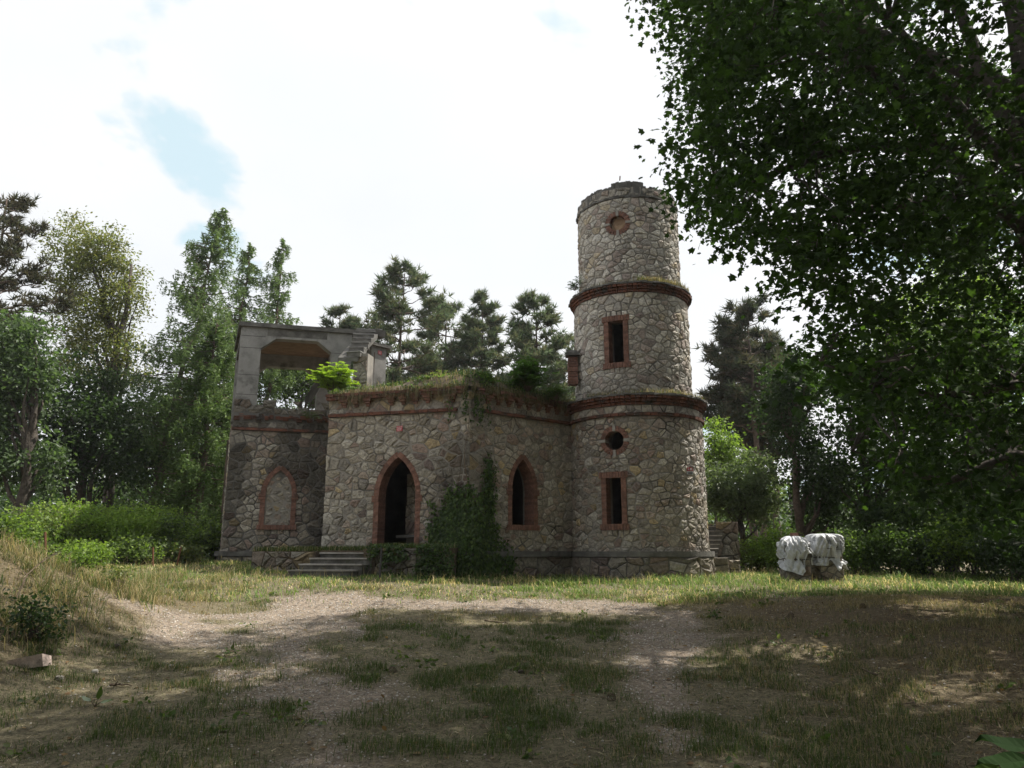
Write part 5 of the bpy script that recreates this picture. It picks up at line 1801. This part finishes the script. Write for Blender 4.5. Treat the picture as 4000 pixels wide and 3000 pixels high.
bag = Bag(); bag.cards(P, rdir(n_) + np.array([0, 0, -.4]), np.tile(np.array(BAY.N), (n_, 1)) + rdir(n_) * .7 + np.array([0, 0, .5]), .07 * rng.uniform(.6, 1.3, n_), T_IVY, shade(n_, DARK + GREEN, .3))
cr = thing('creeper', BAY.pos(2.4, -.8, 1.2), 'creeping plants spilling over the terrace front below the doorway', 'creeper')
link('leaves', bag.mesh('leaves', [M_LEAF]), cr)
mb = MB(); a = at(1481, 2258, 16.6); b_ = at(1491, 2140, 16.7)
mb.tube([a - Vector((0, 0, .3)), b_], [.022, .02], 8)
link('iron_post', mb.mesh('iron_post', [M_IRON]), None, 'thin dark iron post standing beside the entrance steps', 'post')

# ------------------------------------------------------------------ stair ruin beyond the tower
sr = thing('stair_ruin', at(2800, 2265, 21.0), 'broken rubble stair with thin treads beside the tower base', 'stairs')
for i in range(13):
    v = 2262 - i * 17.2; Y = 19.9 + i * .2
    a, b_ = at(2700, v, Y), at(2776 + i * 4.2, v, Y)
    mb = MB(); mb.box(((a.x + b_.x) / 2, Y + .15, a.z - .1), b_.x - a.x, .34, .14, jit=.01)
    so = link('step', mb.mesh('step', [M_CONC_DARK]), sr)
    mb = MB(); mb.box(((a.x + b_.x) / 2, Y + .13, a.z - .013), b_.x - a.x + .03, .36, .026, jit=.008); link('tread', mb.mesh('tread', [M_KEY]), so)
for (u0, u1, vt, Y, nm) in ((2795, 2882, 2042, 22.2, 'side_wall'), (2780, 2848, 2182, 20.7, 'side_wall'), (2846, 2892, 2192, 20.9, 'side_wall'), (2740, 2800, 2050, 22.9, 'side_wall')):
    a, b_ = at(u0, vt, Y), at(u1, vt, Y); zg = gz(a.x, Y) - .2
    mb = MB(); h = a.z - zg; c = ((a.x + b_.x) / 2, Y + .345, zg + h / 2)
    mb.box(c, b_.x - a.x - .06, .6, h - .05, jit=.03)
    o = link(nm, mb.mesh(nm, [M_MORTAR_DARK]), sr)
    W = Flat((a.x, Y - .0), (b_.x, Y - .0)); put_stones(rubble(W, 0, W.L, zg - E, a.z - E + .04, .24, 1.25, [], lambda x, z: .38, .05), o)
    W = Flat((b_.x - .03, Y), (b_.x - .03, Y + .6)); put_stones(rubble(W, 0, W.L, zg - E, a.z - E, .24, 1.25, [], lambda x, z: .38, .05), o)

# ------------------------------------------------------------------ pillars wrapped in tarpaulin
M_TARP = surf('grey_tarpaulin', [(0.3, (.42, .435, .46)), (0.6, (.53, .545, .57)), (0.85, (.6, .615, .64))], 4, .45, .3, 9, spec=.4, dist=.03)


def pillar(u, Y, w, v_top, round_top, label, tlabel, seed, hemtab):
    b_ = at(u, 2285, Y); x = b_.x; g0 = gz(x, Y); top = at(u, v_top, Y).z; h = top - g0
    root = thing('gate_pillar', (x, Y, g0), label, 'pillar', 'covered gate pillars')
    k_ = w * .41
    mb = MB(); mb.box((x, Y, g0 + h * .33), 2 * k_, 2 * k_, h * .66 + .3, jit=.02); core_ = link('shaft', mb.mesh('shaft', [M_MORTAR_DARK]), root)
    for (p0, p1) in (((x - k_, Y - k_), (x + k_, Y - k_)), ((x - k_, Y + k_), (x - k_, Y - k_)), ((x + k_, Y - k_), (x + k_, Y + k_))):
        W = Flat(p0, p1); put_stones(rubble(W, 0, W.L, g0 - E - .05, g0 - E + h * .55, .17, 1.3, [], lambda a, z: .35, .03), core_)
    tr = thing('tarpaulin', (x, Y, g0 + h * .3), tlabel, 'tarpaulin', 'tarpaulins over the gate pillars')
    NA, NZ = 110, 44; vs = []; fs = []
    ha = [q_[0] for q_ in hemtab]; hz = [q_[1] for q_ in hemtab]; hr = [q_[2] for q_ in hemtab]
    shoulder = .74 if round_top else .9
    for j in range(NZ + 1):
        t = j / NZ
        for i in range(NA):
            a = 2 * math.pi * i / NA; ad = math.degrees(a)
            hem = float(np.interp(ad, ha, hz, period=360)); fl = float(np.interp(ad, ha, hr, period=360))
            zf = 1 - (1 - hem) * t
            if zf > shoulder:
                q_ = (1 - zf) / (1 - shoulder); rr = .5 * (1 - (1 - q_) ** 2.2) ** (.5 if round_top else .38)
            else:
                tie = math.exp(-((zf - .5) / .05) ** 2)
                rr = .5 + .02 * math.sin((shoulder - zf) * 14) - .045 * tie + max(0, .47 - zf) * .55 * fl
            ca, sa = abs(math.cos(a)), abs(math.sin(a)); kq = (.75 if not round_top else .30 + .3 * float(sstep(.75, .5, zf)))
            sq = 1 + kq * (min(1 / max(ca, sa), 1.32) - 1)
            X, Yq, Zq = math.cos(a) * 3 + seed, math.sin(a) * 3 + 5, zf * 6
            n1 = float(fbm(X + Zq * .5, Yq + Zq, 3)) - .5
            n2 = abs(float(fbm(X * 1.3 - Zq * .6, Yq * 1.3 + Zq * .5, 2)) - .5)
            n3 = abs(float(fbm(X * 1.1 + Zq * 1.1 + 9, Yq * 1.1 - Zq * .4, 2)) - .5)
            r_ = w * (rr * sq + .07 * n1 - .4 * n2 - .36 * n3 + .12)
            if j == 0: r_ = .002
            vs.append((x + r_ * math.cos(a), Y + r_ * math.sin(a), g0 + h * zf + .03 * n1 * (j > 0)))
    for j in range(NZ):
        for i in range(NA): fs.append((j * NA + i, j * NA + (i + 1) % NA, (j + 1) * NA + (i + 1) % NA, (j + 1) * NA + i))
    mb = MB(); mb.add(vs, fs); me = mb.mesh('sheet', [M_TARP]); link('sheet', me, tr)
    mb = MB()

    def loop_(zf, rad, r0):
        P = []
        for i in range(33):
            a = 2 * math.pi * i / 32; ca, sa = abs(math.cos(a)), abs(math.sin(a)); q_ = rad * (1 + .45 * (min(1 / max(ca, sa), 1.32) - 1))
            P.append((x + w * q_ * math.cos(a), Y + w * q_ * math.sin(a), g0 + h * zf + .012 * math.sin(3 * a + seed)))
        mb.tube(P, r0, 4, cap=False)
    loop_(.5, .5, .009)
    if not round_top:
        loop_(.84, .545, .006); loop_(.68, .55, .006)
        mb.tube([(x - .01, Y - w * .44, g0 + h * .96), (x - .01, Y - w * .55, g0 + h * .8), (x - .02, Y - w * .54, g0 + h * .5)], .006, 4)
        mb.tube([(x + w * .36, Y - w * .5, g0 + h * .84), (x + w * .36, Y - w * .53, g0 + h * .5)], .006, 4)
    link('rope', mb.mesh('rope', [M_IRON]), tr)
    return x, top, h, g0


x, top, h, g0 = pillar(3112, 18.2, .66, 2093, True, 'stubby stone gate pillar under the rounded tarpaulin', 'rumpled pale grey tarpaulin with rounded top weighted by a brick', 3, [(0, .5, .6), (60, .45, .4), (120, .4, .4), (170, .42, 1.2), (198, .36, 2.4), (225, .28, 1.4), (258, .19, .7), (272, .17, .6), (288, .36, .5), (297, .62, .2), (312, .62, .2), (325, .45, .9), (340, .36, 1.2), (350, .5, .8)])
mb = MB(); mb.box((x + .04, 18.2, top + .035), .15, .12, .07, Vector((.95, .3, 0)), Vector((.3, -.95, 0)), jit=.006)
link('brick', mb.mesh('brick', [M_BRICK]), None, 'loose red brick weighing down the rounded tarpaulin', 'brick')
x2, top2, h2, g2 = pillar(3235, 18.4, .68, 2084, False, 'stubby stone gate pillar under the squarish roped tarpaulin', 'squarish grey tarpaulin tied with dark rope', 8, [(0, .36, 1.0), (14, .33, 1.2), (30, .5, .4), (90, .45, .4), (150, .42, .4), (190, .4, .4), (225, .33, .5), (255, .34, .4), (263, .46, .1), (270, .42, .1), (284, .22, .6), (300, .34, .5), (325, .38, .5), (338, .4, .5), (347, .24, 1.6)])

# ------------------------------------------------------------------ ground cover
def scatter(n_, x0, x1, y0, y1, dens):
    x = rng.uniform(x0, x1, n_); y = rng.uniform(y0, y1, n_); k = rng.random(n_) < dens(x, y)
    return x[k], y[k]


def in_building(x, y):
    """keep turf off the footprints"""
    a = np.zeros(x.shape, bool)
    a |= np.hypot(x - TC[0], y - TC[1]) < 2.0
    for W in (BAY, WIN, WING):
        dx, dy = x - W.a.x, y - W.a.y; s_ = dx * W.T.x + dy * W.T.y; d_ = dx * W.N.x + dy * W.N.y
        a |= (s_ > -.1) & (s_ < W.L + .1) & (d_ < .12) & (d_ > -4)
    dx, dy = x - BAY.a.x, y - BAY.a.y; s_ = dx * BAY.T.x + dy * BAY.T.y; d_ = dx * BAY.N.x + dy * BAY.N.y
    a |= (s_ > -1.3) & (s_ < BAY.L) & (d_ < 1.1) & (d_ > -1)
    a |= (s_ > .2) & (s_ < 1.9) & (d_ < 1.85) & (d_ > 0)
    return a


def tuft_field(x, y):
    return sstep(.42, .6, fbm(x * 2.4 + 40, y * 2.4 + 7, 3))


# near turf: tufts among the gravel
x, y = scatter(560000, -9, 9, 4.6, 15.5, lambda x, y: np.clip((1 - bareness(x, y)) * (.22 + .78 * tuft_field(x, y)) + .10 * tuft_field(x * 1.7, y * 1.7), 0, 1) * (np.abs(x) < .72 * y + .6) * np.clip(8.5 / y, 0, 1) * (1 - .6 * litter_amt(x, y)) * (.35 + .65 * sstep(.4, .6, fbm(x * .9 + 70, y * .9 + 20, 3))))
n_ = len(x); strawp = np.clip(.08 + .7 * litter_amt(x, y) + .7 * (fbm(x * .8 + 5, y * .8, 3) - .45) + .35 * (y > 12), .05, .95)
hh = rng.uniform(.022, .075, n_) * (0.6 + 1.0 * tuft_field(x, y)) * (1 + .9 * sstep(-5, -7, x))
grass_obj('clearing_grass', np.stack([x, y, ground_z(x, y) - .008], -1), hh, rng.uniform(.0010, .0024, n_) * (1 + .06 * y), grass_col(n_, strawp), 'patchy short grass among the gravel of the clearing', lean=1.2)
# lawn in front of the ruin
x, y = scatter(125000, -13, 13, 14, 24, lambda x, y: np.clip(1.05 - bareness(x, y), 0, 1) * ~in_building(x, y) * (.35 + .65 * tuft_field(x, y)))
n_ = len(x); strawp = np.clip(.1 + 1.0 * (fbm(x * .7 + 15, y * .7, 3) - .45), .08, .95)
tall = sstep(17.0, 18.5, y + .25 * x) * .6 + sstep(.62, .8, fbm(x * 1.3, y * 1.3 + 8, 2))
hh = rng.uniform(.04, .11, n_) * (1 + 1.2 * tall)
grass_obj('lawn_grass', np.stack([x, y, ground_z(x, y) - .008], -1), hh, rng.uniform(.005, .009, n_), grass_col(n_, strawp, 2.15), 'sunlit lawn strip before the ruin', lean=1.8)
# tall dry grass on the bank
x, y = scatter(60000, -13, -4.6, 6, 17, lambda x, y: sstep(-4.8, -6.4, x) * (.25 + .75 * tuft_field(x, y)) * (np.abs(x) < .74 * y + .8))
n_ = len(x); strawp = np.clip(.6 + .8 * (fbm(x * .8 + 25, y * .8, 3) - .45), .1, .95)
grass_obj('bank_grass', np.stack([x, y, ground_z(x, y) - .01], -1), rng.uniform(.05, .26, n_) * (.45 + 1.1 * tuft_field(x * .8, y * .8)), rng.uniform(.003, .006, n_), grass_col(n_, strawp, 1.15), 'tall dry grass covering the bank', lean=1.3)
# seed stalks along the lawn edge
x, y = scatter(2600, -11, 9, 14.6, 21, lambda x, y: np.clip(1 - bareness(x, y), 0, 1) * ~in_building(x, y) * .7)
n_ = len(x)
grass_obj('seed_stalks', np.stack([x, y, ground_z(x, y) - .008], -1), rng.uniform(.16, .36, n_), rng.uniform(.003, .005, n_), shade(n_, STRAW * 1.15, .15), 'dry seed stalks standing above the lawn', lean=.8)
# weeds with broad leaves at the foot of walls, on the bank and in the turf
x, y = scatter(900, -11, 9, 5, 20.5, lambda x, y: (.08 + .9 * sstep(.55, .7, fbm(x * .9 + 60, y * .9, 3))) * (1 - .9 * bareness(x, y)) * ~in_building(x, y))
cen = np.stack([x, y, ground_z(x, y) + .02], -1); bag = Bag()
clump_leaves(bag, cen, rng.uniform(.05, .13, len(cen)), 16, .065, T_OVAL, GREEN + OLIVE, .5, 1.0)
link('weeds', bag.mesh('weeds', [M_LEAF]), None, 'low broad leaved weeds dotted through the turf', 'weeds', kind='stuff')

# dead straw and needles lying flat
x, y = scatter(210000, -9, 9, 4.6, 15.5, lambda x, y: (.25 + .75 * litter_amt(x, y)) * (1 - .65 * bareness(x, y)) * (np.abs(x) < .72 * y + .6) * np.clip(8 / y, 0, 1) * (.3 + .7 * sstep(.35, .6, fbm(x * 1.6 + 7, y * 1.6, 3))))
n_ = len(x); D = rdir(n_) * np.array([1, 1, .18]); bag = Bag()
bag.cards(np.stack([x, y, ground_z(x, y) + .008], -1), D, np.tile([0, 0, 1.0], (n_, 1)) + .3 * rdir(n_), rng.uniform(.03, .11, n_), (np.array([(-.045, 0, 0), (.045, 0, 0), (.02, 1, .06)]), [(0, 1, 2)]), shade(n_, [(.32, .25, .16), (.2, .145, .09), (.5, .43, .31), (.1, .07, .045)], .25))
link('dry_litter', bag.mesh('dry_litter', [M_GRASS]), None, 'dead straw and pine needles littering the turf', 'litter', kind='stuff')

# gravel
x, y = scatter(75000, -7.5, 9, 4.6, 15.5, lambda x, y: np.clip(bareness(x, y) * .9 + .06, 0, 1) * (np.abs(x) < .72 * y + .6) * np.clip(8 / y, 0, 1))
n_ = len(x); octv = np.array([(1, 0, 0), (-.9, .2, 0), (.1, 1, 0), (-.1, -.9, .1), (0, .1, .7), (0, 0, -.6)]); octf = [(0, 2, 4), (2, 1, 4), (1, 3, 4), (3, 0, 4)]
a = rng.uniform(0, 6.28, n_); D = np.stack([np.cos(a), np.sin(a), rng.normal(0, .2, n_)], -1)
bag = Bag(); bag.cards(np.stack([x, y, ground_z(x, y) + .002], -1), D, np.tile([0, 0, 1.0], (n_, 1)), rng.uniform(.004, .014, n_) * (1 + .04 * y), (octv, octf), shade(n_, [(.4, .36, .31), (.3, .27, .235), (.52, .49, .45), (.22, .19, .165)], .2))
M_PEB = surf('pebble', [(0.3, (.8, .8, .8)), (0.7, (1.1, 1.1, 1.1))], 30, .9, 0, 1, attr=True)
link('gravel', bag.mesh('gravel', [M_PEB]), None, 'loose pale gravel scattered over the bare earth', 'gravel', kind='stuff')
# fallen dead leaves
x, y = scatter(5200, -8, 9, 4.6, 15.5, lambda x, y: (.3 + .6 * litter_amt(x, y)) * (np.abs(x) < .72 * y + .6))
n_ = len(x); bag = Bag()
bag.cards(np.stack([x, y, ground_z(x, y) + .012], -1), rdir(n_) * np.array([1, 1, .25]), rdir(n_) * .5 + np.array([0, 0, 1.0]), rng.uniform(.03, .075, n_), T_OVAL, shade(n_, [(.2, .12, .06), (.13, .08, .045), (.28, .2, .1), (.34, .3, .2)], .3))
link('fallen_leaves', bag.mesh('fallen_leaves', [M_GRASS]), None, 'brown fallen leaves lying about the clearing', 'leaves', kind='stuff')


# ------------------------------------------------------------------ small things
def on_ground(u, v):
    lo, hi = 2.0, 30.0
    for _ in range(50):
        Y = (lo + hi) / 2; p = at(u, v, Y)
        if p.z > gz(p.x, Y): lo = Y
        else: hi = Y
    return Vector((p.x, Y, gz(p.x, Y)))


for (ub, vb, ut, vt, Y, lab) in ((178, 2150, 177, 2078, 15.6, 'upright rusty stake in the bank bushes'), (597, 2235, 598, 2138, 19.2, 'short dark rusty stake at the hedge foot'), (692, 2205, 708, 2135, 19.0, 'leaning rusty stake beside the pale bush')):
    a, b_ = at(ub, vb, Y), at(ut, vt, Y); mb = MB(); mb.box((a + b_) / 2, .001, .001, .001)
    mb = MB(); d = (b_ - a); mb.tube([a - d * .6, a, b_], [.024, .024, .022], 4)
    link('rusty_stake', mb.mesh('rusty_stake', [M_RUST]), None, lab, 'stake', 'rusty stakes')


def rock(u, v, sx, sy, sz, col, label, name='rock', ang=.3):
    p = on_ground(u, v); mb = MB(); ca, sa = math.cos(ang), math.sin(ang)
    vs = []; k = 9
    for lv, (z, r_) in enumerate(((-.3, .85), (.15, 1.0), (.75, .9), (1.0, .55))):
        for i in range(k):
            t = 2 * math.pi * i / k; rr = r_ * random.uniform(.82, 1.12) / max(abs(math.cos(t)), abs(math.sin(t))) ** .6
            X, Yy = rr * math.cos(t) * sx / 2, rr * math.sin(t) * sy / 2
            vs.append(p + Vector((X * ca - Yy * sa, X * sa + Yy * ca, z * sz + random.uniform(-.05, .05) * sz)))
    fs = [(j * k + i, j * k + (i + 1) % k, (j + 1) * k + (i + 1) % k, (j + 1) * k + i) for j in range(3) for i in range(k)] + [tuple(range(3 * k, 4 * k))]
    mb.add(vs, fs, col); return link(name, mb.mesh(name, [M_STONE]), None, label, 'stone')


p = on_ground(112, 2600); mb = MB(); mb.box((0, 0, .03), .34, .22, .1, Vector((.97, .22, 0)), Vector((.22, -.97, 0)), (.6, .5, .46), jit=.022)
mf_ = link('masonry_fragment', mb.mesh('masonry_fragment', [M_STONE]), None, 'pale angular masonry fragment lying on the shaded bank', 'stone')
mf_.location = p; mf_.rotation_euler = (R(-8), R(-10), 0)
for u, v, s_, lab in ((370, 2628, .075, 'white stone chip below the masonry fragment'), (668, 2605, .06, 'white pebble at the bank foot'), (455, 2530, .1, 'dark rounded stone on the bank slope'), (230, 2655, .09, 'grey stone next to the masonry fragment'), (78, 2392, .07, 'white chip high on the shaded bank'), (2035, 2628, .07, 'dark lump in the middle of the gravel')):
    cc = (.62, .6, .57) if 'white' in lab else (.12, .1, .09) if 'dark' in lab else (.35, .33, .3)
    rock(u, v, s_, s_ * .8, s_ * .45, cc, lab)


def twig(pts, r0, label, fork=2, name='fallen_twig', cat='twig'):
    mb = MB(); mb.tube(pts, [r0 * (1 - .6 * i / (len(pts) - 1)) for i in range(len(pts))], 5)
    for k in range(fork):
        i = random.randrange(1, len(pts) - 1); d = (pts[-1] - pts[0]).normalized(); s_ = Vector((d.y, -d.x, random.uniform(.1, .5))) * random.choice((-1, 1))
        mb.tube([pts[i], pts[i] + (d + s_) * random.uniform(.08, .18)], [r0 * .6, r0 * .25], 4)
    return link(name, mb.mesh(name, [M_TWIG]), None, label, cat)


def gtwig(u0, v0, u1, v1, r0, lab, lift=.01):
    a, b_ = on_ground(u0, v0), on_ground(u1, v1); pts = []
    for i in range(6):
        p = a.lerp(b_, i / 5); p.x += random.uniform(-.02, .02); p.y += random.uniform(-.02, .02); p.z = gz(p.x, p.y) + lift + random.uniform(0, .015); pts.append(p)
    twig(pts, r0, lab)


gtwig(1895, 2428, 1990, 2440, .016, 'forked twig lying at the edge of the sunlit gravel')
gtwig(425, 2680, 520, 2684, .014, 'dark twig lying at the bank foot')
gtwig(3370, 2620, 3460, 2660, .013, 'curled twig on the brown turf rise')
gtwig(3520, 2715, 3580, 2760, .012, 'short twig below the curled twig')
gtwig(3810, 2812, 3860, 2828, .012, 'bent stick near the frame corner')
# arching bramble cane and dry stalks on the bank
b0 = at(60, 2345, 9.6); pts = [b0 + Vector((0, 0, -.25)), b0, at(105, 2245, 9.9), at(150, 2205, 10.1), at(200, 2172, 10.3), at(235, 2158, 10.5)]
twig(pts, .011, 'long arching bramble cane rising from the bank', 3, 'bramble_cane', 'cane')
for (u, vb, vt, lab) in ((270, 2290, 2235, 'dry branching weed stalk at the sunny bank foot'), (455, 2340, 2265, 'dark dead weed with several stems in the sunny grass'), (40, 2200, 2090, 'thin dark stalk on the bank crest')):
    p = on_ground(u, vb); hgt = at(u, vt, p.y).z - p.z; pts = [p + Vector((random.uniform(-.02, .02) * i, 0, hgt * i / 6)) for i in range(7)]
    twig(pts, .007, lab, 6, 'dead_weed', 'weed')


def cone(u, v, lab):
    p = on_ground(u, v); mb = MB(); L = .075
    for j in range(7):
        for i in range(8):
            t = 2 * math.pi * (i + .5 * (j % 2)) / 8; r_ = .028 * math.sin((j + 1.2) / 8.2 * math.pi) + .006
            c = p + Vector((L * (j / 6 - .5), r_ * math.cos(t), .03 + r_ * math.sin(t)))
            o_ = Vector((-.004, .012 * math.cos(t), .012 * math.sin(t))); s_ = Vector((0, -math.sin(t), math.cos(t))) * .009
            mb.add([c - s_, c + s_, c + o_ + s_ * .5, c + o_ - s_ * .5, c + Vector((-.012, 0, 0))], [(0, 1, 2, 3), (0, 3, 4), (1, 4, 2)])
    link('pine_cone', mb.mesh('pine_cone', [M_TWIG]), None, lab, 'pine cone', 'pine cones')


cone(1535, 2628, 'pine cone lying alone in the middle gravel')
cone(3372, 2375, 'pine cone on the gravel track by the turf')
cone(3092, 2412, 'pine cone near the lit gravel patch')
cone(2390, 2738, 'pine cone near the big sun patch')
cone(3985, 2815, 'pine cone at the frame edge on brown turf')

# broad leaved seedling on the shaded bank and a sapling close to the viewer
def leafy(name, base, leaves, label, stem_r=.005):
    root = thing(name, base, label, 'plant'); wood = MB(); bag = Bag()
    for (tip, d, size, col) in leaves:
        wood.tube(bend_path(base, tip, 4, .05, .01), [stem_r, stem_r, stem_r * .8, stem_r * .6, stem_r * .5], 5, cap=False)
        k = 9; tv = [(0, 0, 0)]
        for i in range(1, k): tv.append((.26 * math.sin(math.pi * (i / k) ** .8), i / k, .03 * math.sin(i)))
        tv.append((0, 1, -.12))
        for i in range(k - 1, 0, -1): tv.append((-.26 * math.sin(math.pi * (i / k) ** .8), i / k, .03 * math.sin(i)))
        rib = len(tv); tv += [(0, i / k, -.04) for i in range(1, k)]
        tf = []
        for i in range(k):
            a0 = 0 if i == 0 else rib + i - 1; a1 = k if i == k - 1 else rib + i
            tf.append(tuple(dict.fromkeys((a0, i, i + 1, a1)))); l0 = (2 * k - i) % (2 * k); l1 = 2 * k - i - 1
            tf.append(tuple(dict.fromkeys((a0, a1, l1, l0))))
        tf = [f for f in tf if len(f) > 2]
        bag.cards(np.array([tip]), np.array([d]), np.array([[.1, -.3, 1.0]]), [size], (np.array(tv), tf), np.array([col]))
    link('stem', wood.mesh('stem', [M_TWIG]), root); link('leaves', bag.mesh('leaves', [M_DULL]), root)


p = on_ground(370, 2760)
leafy('seedling', p, [(p + Vector((.02, 0, .06)), (.2, 0, 1), .13, (.09, .14, .035)), (p + Vector((-.03, -.02, .05)), (-1, -.1, .5), .11, (.3, .36, .28)), (p + Vector((.06, -.02, .04)), (1, -.2, .25), .12, (.28, .34, .24)), (p + Vector((.05, .02, .04)), (.8, .4, .1), .1, (.12, .18, .06))], 'broad leaved seedling with pale undersides on the shaded bank')
g1 = Vector((1.62, 2.15, gz(1.62, 2.15)))
leafy('sapling', g1, [(at(4030, 2960, 2.0), (-.85, .1, -.12), .14, (.02, .045, .012)), (at(4060, 2925, 2.1), (-.7, .2, .1), .15, (.015, .035, .01)), (at(3900, 2990, 1.95), (-.6, -.2, -.25), .12, (.04, .075, .014)), (g1 + Vector((.1, .1, .9)), (.8, .3, .3), .14, (.04, .09, .02))], 'large dark leaves of a sapling poking into the frame corner', .006)

# ------------------------------------------------------------------ thin haze added to stand in for veiling glare
m = new_mat('glare_haze'); n, l = nt(m)
n.remove(n['Principled BSDF']); pv = n.new('ShaderNodeVolumePrincipled')
pv.inputs['Color'].default_value = (.92, .95, 1, 1); pv.inputs['Density'].default_value = 0.0005; pv.inputs['Anisotropy'].default_value = 0.45
l.new(pv.outputs[0], n['Material Output'].inputs['Volume'])
mb = MB(); mb.box((0, 300, 20), 1500, 1300, 48)
link('haze', mb.mesh('haze', [m]), None, 'thin added haze standing in for veiling glare', 'haze', kind='stuff')
